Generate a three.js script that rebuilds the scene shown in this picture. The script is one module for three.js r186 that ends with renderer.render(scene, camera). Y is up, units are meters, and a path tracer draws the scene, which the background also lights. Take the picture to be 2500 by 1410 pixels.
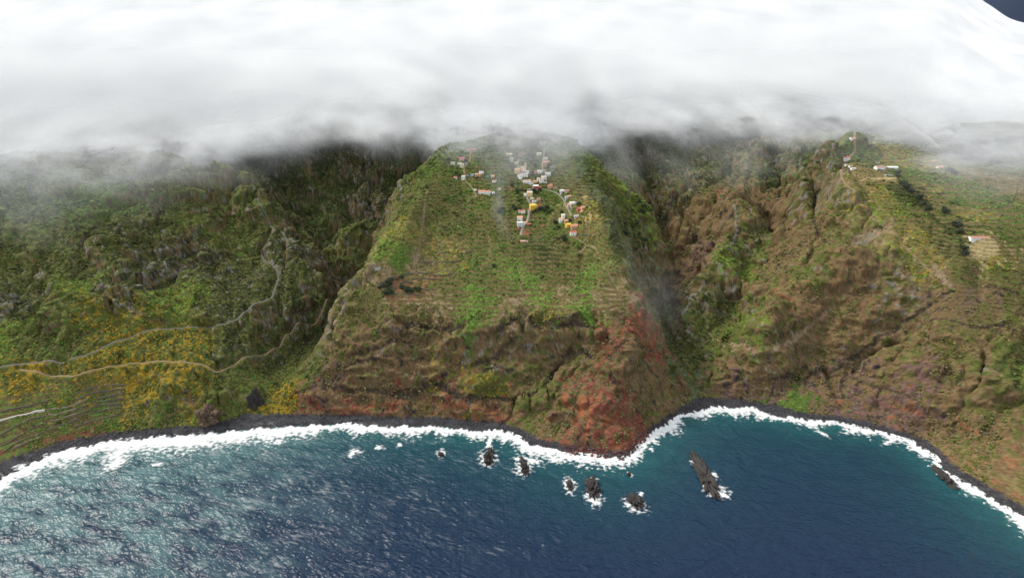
import * as THREE from 'three';
import { mergeGeometries, mergeVertices } from 'three/addons/utils/BufferGeometryUtils.js';
import { createNoise2D, createNoise3D } from 'simplex-noise';

// ---------- camera, sky, sun, exposure ----------
const scene = new THREE.Scene();
const camera = new THREE.PerspectiveCamera(2 * Math.atan(705 / 1250) * 180 / Math.PI, 1024 / 577, 1, 30000);
camera.position.set(0, 400, 0);
camera.lookAt(0, 400 - 100 * Math.sin(Math.PI / 9), -100 * Math.cos(Math.PI / 9));
const SUN = new THREE.Vector3(-0.64, 0.70, -0.26).normalize();
(() => {
  const W = 512, H = 256, d = new Float32Array(W * H * 4);
  for (let j = 0; j < H; j++) for (let i = 0; i < W; i++) {
    const el = ((j + 0.5) / H - 0.5) * Math.PI, az = ((i + 0.5) / W - 0.5) * 2 * Math.PI, y = Math.sin(el), c = Math.cos(el);
    const cs = c * Math.cos(az) * SUN.x + y * SUN.y + c * Math.sin(az) * SUN.z, t = Math.pow(1 - Math.max(0, y), 2.4), o = (j * W + i) * 4;
    const glow = 1.2 * Math.pow(Math.max(0, cs), 8) + 2 * Math.pow(Math.max(0, cs), 60);   // the bright haze round the sun
    d[o] = 0.80 + 0.24 * t + glow; d[o + 1] = 0.85 + 0.22 * t + glow * 0.96; d[o + 2] = 0.92 + 0.16 * t + glow * 0.88; d[o + 3] = 1;
  }
  const t = new THREE.DataTexture(d, W, H, THREE.RGBAFormat, THREE.FloatType);
  t.mapping = THREE.EquirectangularReflectionMapping; t.magFilter = THREE.LinearFilter; t.minFilter = THREE.LinearFilter; t.needsUpdate = true;
  scene.background = t; scene.environment = t;
})();
const sun = new THREE.DirectionalLight(new THREE.Color(1, 0.93, 0.81), 2.7);
sun.position.copy(SUN).multiplyScalar(3000); sun.target.position.set(0, 0, -800); sun.position.add(sun.target.position);
sun.name = 'sun'; sun.castShadow = true; sun.shadow.radius = 14; sun.shadow.mapSize.set(4096, 4096);
Object.assign(sun.shadow.camera, { left: -1400, right: 1400, top: 1400, bottom: -1400, near: 100, far: 6000 });
scene.add(sun, sun.target);
const renderer = new THREE.WebGLRenderer({ antialias: true });
renderer.toneMapping = THREE.LinearToneMapping; renderer.toneMappingExposure = 1.16; renderer.shadowMap.enabled = true;

const SURVEY = [-593,-417.9,0,-587.7,-434.8,0,-582.4,-451.7,0,-577.1,-468.6,0,-566.6,-488.8,0,-556.1,-509,0,-533.3,-521.2,0,-510.4,-533.4,0,-487.7,-537.8,0,-465,-542.2,0,-442.3,-546.7,0,-422.9,-549.2,0,-403.4,-551.8,0,-383.9,-554.4,0,-364.4,-557,0,-341.1,-560.2,0,-317.8,-563.5,0,-294.5,-566.7,0,-272.1,-569.1,0,-249.6,-571.5,0,-227.2,-573.9,0,-205,-571.5,0,-182.8,-569.1,0,-160.6,-566.7,0,-142.9,-567.6,0,-125.2,-568.5,0,-107.5,-569.4,0,-89.3,-565.8,0,-71.1,-562.3,0,-52.9,-558.7,0,-35.3,-557,0,-17.6,-555.2,0,0,-553.5,0,12.7,-541.8,0,25.4,-530.1,0,50,-522.7,0,74.5,-515.2,0,93.8,-511.7,0,113.1,-508.3,0,137.2,-506,0,145.5,-518.1,0,153.9,-530.1,0,169.8,-545.3,0,185.8,-560.5,0,206.5,-576.1,0,227.3,-591.7,0,247,-600.6,0,266.8,-609.4,0,288.3,-611.1,0,309.9,-612.8,0,331.4,-614.5,0,347.7,-601.2,0,363.9,-587.9,0,387.4,-584.2,0,410.9,-580.4,0,434.4,-576.7,0,452.8,-567.7,0,471.2,-558.7,0,487.5,-548.5,0,503.8,-538.3,0,505.7,-522.5,0,507.6,-506.8,0,502.9,-491.7,0,498.2,-476.7,0,504.6,-461.1,0,511,-445.5,0,516.3,-427.5,0,521.7,-409.6,0,522.8,-390.8,0,523.9,-372.1,0,525.1,-353.3,0,-619.6,-445.7,7,-613.8,-463.1,7,-608.1,-480.5,7,-602.3,-497.9,7,-587.4,-509.1,7,-572.5,-520.2,7,-557.7,-531.3,7,-537.7,-538.9,7,-517.8,-546.5,7,-497.9,-554.1,7,-475.9,-556.8,7,-453.8,-559.5,7,-431.8,-562.1,7,-409.7,-564.8,7,-392.7,-573.5,7,-375.7,-582.2,7,-358.7,-590.9,7,-337.1,-592.2,7,-315.5,-593.5,7,-294,-594.8,7,-269.4,-592.9,7,-244.7,-590.9,7,-220.1,-589,7,-199.4,-588.3,7,-178.6,-587.6,7,-157.8,-586.8,7,-137,-586.1,7,-118.7,-585.5,7,-100.4,-584.9,7,-82,-584.2,7,-58.3,-580.2,7,-34.5,-576.1,7,-10.8,-572.1,7,42.6,-528.1,6.5,64.7,-519,6,192.8,-574.4,7,208.2,-587.6,7,223.7,-600.8,7,237.7,-611.8,7,251.7,-622.9,7,265.8,-634,7,286.8,-631.8,7,307.9,-629.7,7,325.2,-625.5,7,342.6,-621.2,7,360,-617,7,376.6,-605.4,7,393.3,-593.9,7,417.2,-587.6,7,514.8,-515.4,7,514.4,-497,7,514,-478.6,7,518.7,-465.3,7,523.4,-452,7,527.1,-436.9,7,530.8,-421.8,7,532.9,-403.6,7,535,-385.5,7,537.2,-367.4,7,-336.5,-604.1,10,-317,-619.4,33,-306,-633.1,48,-295,-646.8,63,-284.4,-664.3,80.5,-273.8,-681.8,98,-263.8,-694.1,115,-253.8,-706.3,132,-231.9,-707,142,-210,-707.7,152,-198.9,-716.4,165,-187.8,-725.1,178,-179.2,-748.3,194,-170.6,-771.5,210,-167.5,-792.1,218.7,-164.3,-812.7,227.3,-161.1,-833.3,236,-157.4,-856.1,243.5,-153.7,-878.8,251,-150,-901.5,258.5,-146.3,-924.2,266,-143.1,-948.9,274,-139.8,-973.6,282,-136.6,-998.3,290,-135.4,-1024.3,300.7,-134.1,-1050.2,311.3,-132.9,-1076.2,322,254.7,-650.5,21.5,245,-662.1,35,234.3,-672,50,223.6,-681.9,65,207.6,-680.6,88.5,191.6,-679.3,112,173.7,-688.5,140,165,-703.1,157,156.3,-717.6,174,150.5,-741.6,189.5,144.6,-765.6,205,142.4,-789.5,217.3,140.1,-813.4,229.7,137.9,-837.3,242,136.2,-858.3,249,134.5,-879.4,256,132.8,-900.4,263,131.1,-921.4,270,129.1,-946.4,278.2,127.1,-971.3,286.5,125.1,-996.3,294.8,123.1,-1021.2,303,123.2,-1042.6,309.2,123.3,-1064,315.5,123.4,-1085.4,321.8,123.5,-1106.7,328,-221.4,-672.6,118,-197,-667.9,119,-172.6,-663.3,120,-153,-660.6,120.3,-133.4,-657.9,120.7,-113.8,-655.1,121,-94.4,-648.3,116.7,-75,-641.4,112.3,-55.7,-634.5,108,-37.1,-637.6,113.3,-18.6,-640.7,118.7,0,-643.8,124,22.3,-641.1,120,44.6,-638.4,116,64.2,-640.4,120,83.8,-642.4,124,102.3,-641.1,121.3,120.9,-639.7,118.7,139.4,-638.4,116,157.4,-650.3,117,175.4,-662.2,118,-307.4,-603,14,-290,-604.1,22,-272.5,-605.2,30,-254.3,-607.1,32.7,-236,-609,35.3,-217.8,-611,38,-197.9,-609.1,37.5,-178.1,-607.3,37,-158.2,-605.5,36.5,-138.4,-603.7,36,-114.1,-599.7,34.7,-89.8,-595.6,33.3,-65.5,-591.6,32,-43.6,-589.4,31.3,-21.8,-587.1,30.7,0,-584.8,30,21.6,-586.7,36,43.2,-588.6,42,-277.6,-627.6,54,-259,-631.1,60.7,-240.4,-634.5,67.3,-221.8,-637.9,74,-201.3,-634.9,74,-180.9,-631.8,74,-160.4,-628.8,74,-139.9,-625.7,74,-118.9,-624.6,73,-97.8,-623.6,72,-76.8,-622.5,71,-55.7,-621.4,70,-31.6,-621.4,70,-7.4,-621.4,70,16.7,-621.4,70,39.3,-624.1,70.7,61.9,-626.8,71.3,84.5,-629.6,72,-348.8,-595.8,7,-336.8,-615.2,15.5,-324.8,-634.6,24,-324.6,-659.2,31,-324.4,-683.8,38,-324.3,-708.4,45,-318.9,-731.7,53.5,-313.5,-755,62,-310.9,-772.7,68,-308.4,-790.4,74,-305.8,-808.1,80,-307.2,-828.8,85,-308.5,-849.6,90,-309.8,-870.3,95,-306.1,-893.8,100.7,-302.4,-917.2,106.3,-298.7,-940.6,112,-295.6,-960.8,117.3,-292.5,-981,122.7,-289.5,-1001.2,128,-287.8,-1026,132.5,-286.1,-1050.7,137,-284.4,-1075.4,141.5,-282.8,-1100.2,146,-281.1,-1124.9,150.5,-279.4,-1149.6,155,-267.2,-1171.8,166.7,-255.1,-1194.1,178.3,-242.9,-1216.3,190,-244.3,-1240.4,198.8,-245.7,-1264.6,207.5,-247,-1288.7,216.2,-248.4,-1312.9,225,-234.1,-1331.2,253.5,-219.8,-1349.5,282,-732.8,-575.5,68,-715.1,-584.9,69.3,-697.4,-594.4,70.7,-679.7,-603.9,72,-663.2,-606.9,72.5,-646.7,-610,73,-625.2,-613.5,74.7,-603.7,-616.9,76.3,-582.2,-620.4,78,-567.2,-634.9,82,-552.2,-649.4,86,-537.2,-663.9,90,-519.1,-669.5,90.7,-500.9,-675.1,91.3,-482.7,-680.7,92,-460.1,-682.9,92,-437.5,-685,92,-420,-698.3,94,-411.2,-716,98,-402.4,-733.6,102,-393.5,-751.2,106,-389.9,-770.6,111,-386.2,-790.1,116,-393.6,-809.9,119,-400.9,-829.7,122,-408.3,-849.5,125,-428.1,-864.1,130.7,-447.8,-878.7,136.3,-467.5,-893.3,142,-463.2,-912.2,151.3,-458.9,-931.1,160.7,-454.6,-950,170,-465.1,-968.7,175,-475.6,-987.4,180,-486.2,-1006.1,185,-496.7,-1024.7,190,-509,-1043.4,193.4,-521.3,-1062,196.8,-533.6,-1080.6,200.2,-545.9,-1099.2,203.6,-558.2,-1117.8,207,-570,-593,64,-549.3,-602.4,65,-528.6,-611.8,66,-507.9,-621.2,67,-486.4,-622.4,66.3,-465,-623.7,65.7,-443.5,-624.9,65,-424.4,-623.5,58.5,-405.3,-622.1,52,-390.6,-639.5,52,-376,-657,52,-361.3,-674.4,52,-351.4,-697.9,58,-341.6,-721.5,64,-331.7,-745,70,-705.1,-1062.3,287,-689,-1079.1,276.7,-673,-1095.9,266.3,-656.9,-1112.7,256,-634.4,-1116.8,245.5,-611.9,-1121,235,-589.4,-1125.2,224.5,-566.9,-1129.3,214,-416.6,-919.6,158,-398.5,-902.8,149.5,-380.3,-886.1,141,-362.1,-869.3,132.5,-343.9,-852.6,124,-332.6,-835.8,111.3,-321.3,-819,98.7,-484.6,-1173.1,150,-471.1,-1151.1,148.3,-457.5,-1129.2,146.7,-444,-1107.2,145,-430.4,-1085.3,143.3,-416.9,-1063.3,141.7,-403.3,-1041.3,140,-389.7,-1019.4,138.3,-376.2,-997.4,136.7,-362.6,-975.5,135,-341.9,-966.2,128,-321.2,-956.9,121,-424.8,-1456.5,316,-405.5,-1440.6,305,-386.1,-1424.8,294,-366.7,-1408.9,283,-347.4,-1393.1,272,-328,-1377.2,261,-308.7,-1361.3,250,-297.2,-1341.7,240,-285.6,-1322,230,-274.1,-1302.3,220,-262.6,-1282.6,210,264.4,-653.4,13.5,263.9,-670.6,20,262.3,-686.6,27,260.7,-702.5,34,260.3,-721.7,41.3,260,-741,48.7,259.6,-760.2,56,259.3,-777.9,63.3,259,-795.5,70.7,258.8,-813.1,78,266.8,-833.4,84.8,274.8,-853.7,91.6,282.8,-873.9,98.4,290.8,-894.2,105.2,298.8,-914.5,112,305.2,-939.6,121.5,311.6,-964.8,131,317.9,-989.9,140.5,324.3,-1015.1,150,325.9,-1039.5,160,327.5,-1064,170,329.2,-1088.4,180,330.8,-1112.8,190,330,-1137.8,199,329.2,-1162.8,208,328.4,-1187.8,217,327.6,-1212.8,226,326.9,-1237.8,235,324.7,-1260.3,242.5,322.6,-1282.7,250,320.4,-1305.1,257.5,318.3,-1327.5,265,316.2,-1349.9,272.5,314,-1372.4,280,190.1,-1099.2,262,207.2,-1080.9,250.7,224.2,-1062.6,239.3,241.3,-1044.3,228,254.2,-1026.4,217.7,267.2,-1008.5,207.3,280.1,-990.6,197,271.6,-972.8,187.2,263.1,-955.1,177.5,254.7,-937.3,167.8,246.2,-919.6,158,271.8,-754.7,80,283.1,-768,86.7,294.4,-781.2,93.3,305.7,-794.5,100,319,-810.1,111.7,332.2,-825.8,123.3,345.5,-841.5,135,361.1,-862.3,146.2,376.7,-883.1,157.5,392.3,-903.9,168.8,407.9,-924.7,180,418.9,-945.9,188.4,429.9,-967.2,196.8,440.9,-988.4,205.2,451.9,-1009.7,213.6,462.9,-1030.9,222,475.9,-1052.4,228.2,488.8,-1073.9,234.5,501.7,-1095.3,240.8,514.6,-1116.8,247,527.5,-1138.2,253.2,540.5,-1159.7,259.5,553.4,-1181.2,265.8,566.3,-1202.6,272,579.2,-1224.1,278.2,592.2,-1245.5,284.5,605.1,-1267,290.8,618,-1288.5,297,828.1,-1342.5,352,817.2,-1319.4,348.7,806.3,-1296.3,345.3,795.4,-1273.1,342,784.5,-1250,338.7,773.5,-1226.9,335.3,762.6,-1203.7,332,751.7,-1180.6,328.7,740.8,-1157.5,325.3,729.9,-1134.3,322,716.2,-1115.1,318.2,702.6,-1095.8,314.5,689,-1076.5,310.8,675.3,-1057.3,307,661.7,-1038,303.2,648.1,-1018.7,299.5,634.4,-999.4,295.8,620.8,-980.2,292,608.6,-958.5,287.3,596.5,-936.9,282.7,584.4,-915.3,278,578.5,-895.9,274,572.6,-876.6,270,566.7,-857.2,266,560.8,-837.9,262,559,-814.6,251.3,557.1,-791.3,240.7,555.3,-768.1,230,561.9,-747.5,218.7,568.5,-726.9,207.3,575.1,-706.3,196,583.5,-688.8,185.7,591.9,-671.3,175.3,600.2,-653.8,165,594.7,-645.8,162,581.1,-650.9,145,567.6,-656,128,545.1,-657.6,108.5,522.6,-659.2,89,501.7,-655.1,76,480.7,-650.9,63,459.8,-646.8,50,507,-733.8,210,483.3,-731.4,187,459.5,-729,164,440.5,-719.6,152.3,421.5,-710.1,140.7,402.6,-700.6,129,383.6,-686.2,112.5,364.7,-671.8,96,350.2,-652.6,60,495.4,-933.1,178,480.3,-917.9,170.5,465.2,-902.8,163,450,-887.6,155.5,434.9,-872.5,148,422.1,-856,138.3,409.3,-839.4,128.7,396.4,-822.9,119,383,-802.6,107.3,369.5,-782.4,95.7,356.1,-762.2,84,345.3,-747.6,74,334.6,-733.1,64,323.8,-718.6,54,313.8,-702.8,46,303.8,-687,38,293.8,-671.2,30,-163.4,-648.5,122,-167.9,-673.1,133.4,-173.3,-702.9,147.3,-121.6,-673.1,133.4,-125.5,-702.9,147.3,-130.7,-743,166,-136.5,-786.6,186.3,-142.7,-834.1,208.5,-75.3,-673.1,133.4,-77.7,-702.9,147.3,-80.9,-743,166,-84.5,-786.6,186.3,-88.3,-834.1,208.5,-92.6,-886.3,232.8,-97.2,-943.6,259.5,-102.4,-1007,289,-28.2,-648.5,122,-28.9,-673.1,133.4,-29.9,-702.9,147.3,-31.1,-743,166,-32.5,-786.6,186.3,-34,-834.1,208.5,-35.6,-886.3,232.8,-37.4,-943.6,259.5,-39.4,-1007,289,-41.1,-1062.8,315,-42.5,-1108,336.1,16.9,-648.5,122,17.4,-673.1,133.4,17.9,-702.9,147.3,18.7,-743,166,19.5,-786.6,186.3,20.4,-834.1,208.5,21.4,-886.3,232.8,22.4,-943.6,259.5,23.6,-1007,289,24.7,-1062.8,315,25.5,-1108,336.1,63.7,-673.1,133.4,65.7,-702.9,147.3,68.5,-743,166,71.5,-786.6,186.3,74.7,-834.1,208.5,78.3,-886.3,232.8,82.3,-943.6,259.5,86.6,-1007,289,90.4,-1062.8,315,93.5,-1108,336.1,110,-673.1,133.4,113.5,-702.9,147.3,118.3,-743,166,123.5,-786.6,186.3,140.9,-648.5,122,144.7,-673.1,133.4,149.4,-702.9,147.3,100.8,-534.1,26,130.7,-570.5,56,156.4,-606.6,96,117.5,-548.5,40,89.7,-573.7,48,139.8,-525.8,20,175.3,-582.9,30,221,-616.1,22,189,-612.1,50,215.1,-644,45,76.4,-539.8,22,-695.3,-533.3,50,-844.3,-709.4,145,-727.9,-669.1,110,-798.2,-773,190,-867.7,-868.8,250,-931.4,-952.9,295,-620.8,-695.5,150,-686.5,-791.4,185,-635.5,-809.8,180,-733.1,-973.7,255,-674.1,-878.3,220,-812.7,-939.9,282,-541.4,-810,152,-523.5,-720.3,128,-482.5,-756.7,128,-590.5,-903.6,185,-510.9,-883.4,160,-684.5,-1490.2,325,-638.7,-1361.3,250,-511.8,-1316,275,-467,-1309.5,205,-779.7,-1452.9,262,-611.9,-578.6,45,-539.6,-586.8,40,-458.7,-586.8,40,-398.2,-591.2,31,-585.6,-539.8,22,-523.9,-557.2,16,-620.8,-523.1,22,-363.7,-610.3,32,-578.3,-705.7,114,-654.9,-646.5,95,-254.3,-1040.6,212,-275.4,-990.9,205,-298.5,-987.7,165,301.4,-650.6,28,349.8,-638,22,412.6,-653,40,480.6,-706.6,146,490.3,-857.4,196,534.6,-1032.2,230,647.5,-1134.5,275,537.9,-761.7,180,467.5,-667.4,98,284.2,-674.2,42,383.6,-622.6,18,422.7,-612.9,24,550.1,-580.5,80,601.2,-555.1,94,606.6,-521.1,58,566.9,-466.8,25,550.2,-514.5,34,519,-560.8,44,500,-609.9,45,605.5,-597.8,118,653.1,-596.7,130,628.6,-656.3,170,648.6,-636.7,174,699.1,-553.3,95,627.5,-465.9,42,534.7,-539.8,22,467,-591.8,18,716.9,-1017.4,284,654,-694.3,229,849.4,-1034.6,286,1046.7,-1070.9,282,638.6,-794.9,250,699.4,-677.3,216,819.5,-816.1,246,1224.7,-1398.4,350,612.4,-666.3,196,766.3,-662.6,220,899,-1229.7,320,615.3,-731.3,226,-558.3,-434.9,-7,-499.2,-416.3,-18,-541.8,-475.9,-7,-486.7,-447.3,-18,-520.1,-496.5,-7,-471,-512.5,-7,-459.1,-451.7,-18,-399.7,-524.1,-7,-391.6,-462.6,-18,-325.6,-534.1,-7,-317.1,-472.7,-18,-257.8,-542.5,-7,-251.2,-480.8,-18,-196.9,-542.5,-7,-203.6,-480.8,-18,-132.6,-540.1,-7,-129.5,-478.2,-18,-85.6,-536.6,-7,-97.5,-475.7,-18,-29.2,-528.2,-7,-35.3,-466.5,-18,-6.3,-521.2,-7,-48.2,-475.6,-18,41.8,-495.9,-7,23.7,-436.6,-18,88.9,-484.2,-7,78,-423.1,-18,122.5,-479.3,-7,116.7,-417.6,-18,168.5,-502.1,-7,219.4,-466.7,-18,189.2,-525,-7,231.9,-480.1,-18,223.4,-553.7,-7,260.7,-504.2,-18,258.5,-575,-7,283.8,-518.4,-18,301.3,-584.1,-7,306.1,-522.2,-18,330,-579.5,-7,290.7,-531.5,-18,394.7,-554.7,-7,385,-493.4,-18,440.5,-542.5,-7,413.4,-486.8,-18,472.7,-524.8,-7,439.8,-472.2,-18,416.3,-511.9,-18,476.2,-500.1,-7,478.7,-450.4,-7,421.3,-426.9,-18,489.5,-419.6,-7,430.1,-401.9,-18,495.4,-379.8,-7,433.5,-376,-18,-1568,-1620,385,-1568,-1950,480,-1568,-2450,610,-1240.8,-1620,385,-1240.8,-1950,480,-1240.8,-2450,610,-921.2,-1620,385,-921.2,-1950,480,-921.2,-2450,610,-609,-1620,385,-609,-1950,480,-609,-2450,610,-302.9,-1620,385,-302.9,-1950,480,-302.9,-2450,610,0,-1620,385,0,-1950,480,0,-2450,610,302.9,-1620,385,302.9,-1950,480,302.9,-2450,610,609,-1620,385,609,-1950,480,609,-2450,610,921.2,-1620,385,921.2,-1950,480,921.2,-2450,610,1240.8,-1620,385,1240.8,-1950,480,1240.8,-2450,610,1568,-1620,385,1568,-1950,480,1568,-2450,610,-1250,-420,20,-1250,-520,60,-1250,-700,150,-1250,-900,230,-1250,-1150,300,-1600,-600,80,-1600,-1100,280,-1600,-300,-20,1250,-420,-15,1250,-520,60,1250,-700,150,1250,-900,230,1250,-1150,300,1600,-600,80,1600,-1100,280,1600,-300,-20];
const FARM = [[-222.0, -676.8, -192.6, -734.7, -173.7, -795.8, -155.2, -875.4, -139.9, -937.6, -124.4, -1048.4, 108.2, -1048.4, 127.3, -931.7, 139.8, -854.4, 151.4, -768.7, 165.5, -702.9, 168.4, -669.5, 136.3, -655.4, 97.5, -664.5, 67.5, -646.5, 28.8, -667.4, -5.7, -657.5, -50.2, -638.4, -97.5, -664.5, -156.9, -676.8, -201.9, -669.5], [-659.9, -540.9, -659.5, -573.7, -604.7, -592.3, -514.9, -601.3, -493.5, -569.8, -544.3, -542.6, -604.1, -502.4, -619.3, -489.8], [652.5, -1034.1, 579.8, -912.1, 566.2, -844.0, 564.6, -768.1, 566.5, -681.5, 580.0, -624.6, 604.8, -595.5, 686.4, -627.1, 1078.4, -1052.8, 873.0, -1192.5]];
const GORGES = [[62, 78, {"p": [-348.8, -595.8, -324.8, -634.6, -324.3, -708.4, -313.5, -755.0, -305.8, -808.1, -309.8, -870.3, -298.7, -940.6, -289.5, -1001.2, -279.4, -1149.6, -242.9, -1216.3, -248.4, -1312.9, -219.8, -1349.5], "lo": [-348.8, -1349.5], "hi": [-219.8, -595.8]}], [50, 72, {"p": [-484.6, -1173.1, -362.6, -975.5, -300.4, -947.6], "lo": [-484.6, -1173.1], "hi": [-300.4, -947.6]}], [50, 80, {"p": [-649.3, -1361.3, -547.2, -1245.2, -484.6, -1173.1], "lo": [-649.3, -1361.3], "hi": [-484.6, -1173.1]}], [46, 60, {"p": [264.8, -636.2, 263.9, -670.6, 260.7, -702.5, 259.6, -760.2, 258.8, -813.1, 298.8, -914.5, 324.3, -1015.1, 330.8, -1112.8, 326.9, -1237.8, 314.0, -1372.4], "lo": [258.8, -1372.4], "hi": [330.8, -636.2]}], [12, 34, {"p": [323.8, -718.6, 356.1, -762.2, 396.4, -822.9, 434.9, -872.5, 495.4, -933.1], "lo": [323.8, -933.1], "hi": [495.4, -718.6]}], [10, 26, {"p": [383.5, -663.9, 396.3, -688.0, 426.7, -710.6], "lo": [383.5, -710.6], "hi": [426.7, -663.9]}], [9, 24, {"p": [478.2, -656.0, 519.1, -654.4, 555.0, -641.1], "lo": [478.2, -656.0], "hi": [555.0, -641.1]}], [9, 24, {"p": [-393.6, -579.0, -405.3, -622.1, -422.1, -650.5, -445.5, -678.5], "lo": [-445.5, -678.5], "hi": [-393.6, -579.0]}], [20, 44, {"p": [-393.5, -751.2, -434.4, -790.7, -470.7, -816.5, -533.8, -839.3], "lo": [-533.8, -839.3], "hi": [-393.5, -751.2]}], [20, 46, {"p": [-601.0, -694.6, -656.5, -746.2, -749.3, -847.9], "lo": [-749.3, -847.9], "hi": [-601.0, -694.6]}], [16, 40, {"p": [-496.8, -698.1, -547.3, -768.4, -645.7, -888.1], "lo": [-645.7, -888.1], "hi": [-496.8, -698.1]}], [-20, 44, {"p": [-705.1, -1062.3, -656.9, -1112.7, -566.9, -1129.3, -452.2, -941.5, -413.2, -912.0, -341.4, -846.4, -308.1, -797.2], "lo": [-705.1, -1129.3], "hi": [-308.1, -797.2]}], [-15, 36, {"p": [-754.4, -837.9, -681.0, -804.9, -597.4, -741.9, -531.9, -688.7], "lo": [-754.4, -837.9], "hi": [-531.9, -688.7]}], [-7, 40, {"p": [350.2, -652.6, 364.7, -671.8, 402.6, -700.6, 445.8, -707.4, 496.4, -718.4], "lo": [350.2, -718.4], "hi": [496.4, -652.6]}], [-11, 40, {"p": [271.8, -754.7, 305.7, -794.5, 345.5, -841.5, 407.9, -924.7, 462.9, -1030.9, 618.0, -1288.5], "lo": [271.8, -1288.5], "hi": [618.0, -754.7]}], [18, 40, {"p": [433.8, -649.4, 451.2, -674.1, 485.6, -697.0], "lo": [433.8, -697.0], "hi": [485.6, -649.4]}], [16, 40, {"p": [-670.1, -654.2, -713.8, -707.7, -802.3, -798.6], "lo": [-802.3, -798.6], "hi": [-670.1, -654.2]}]];

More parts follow.
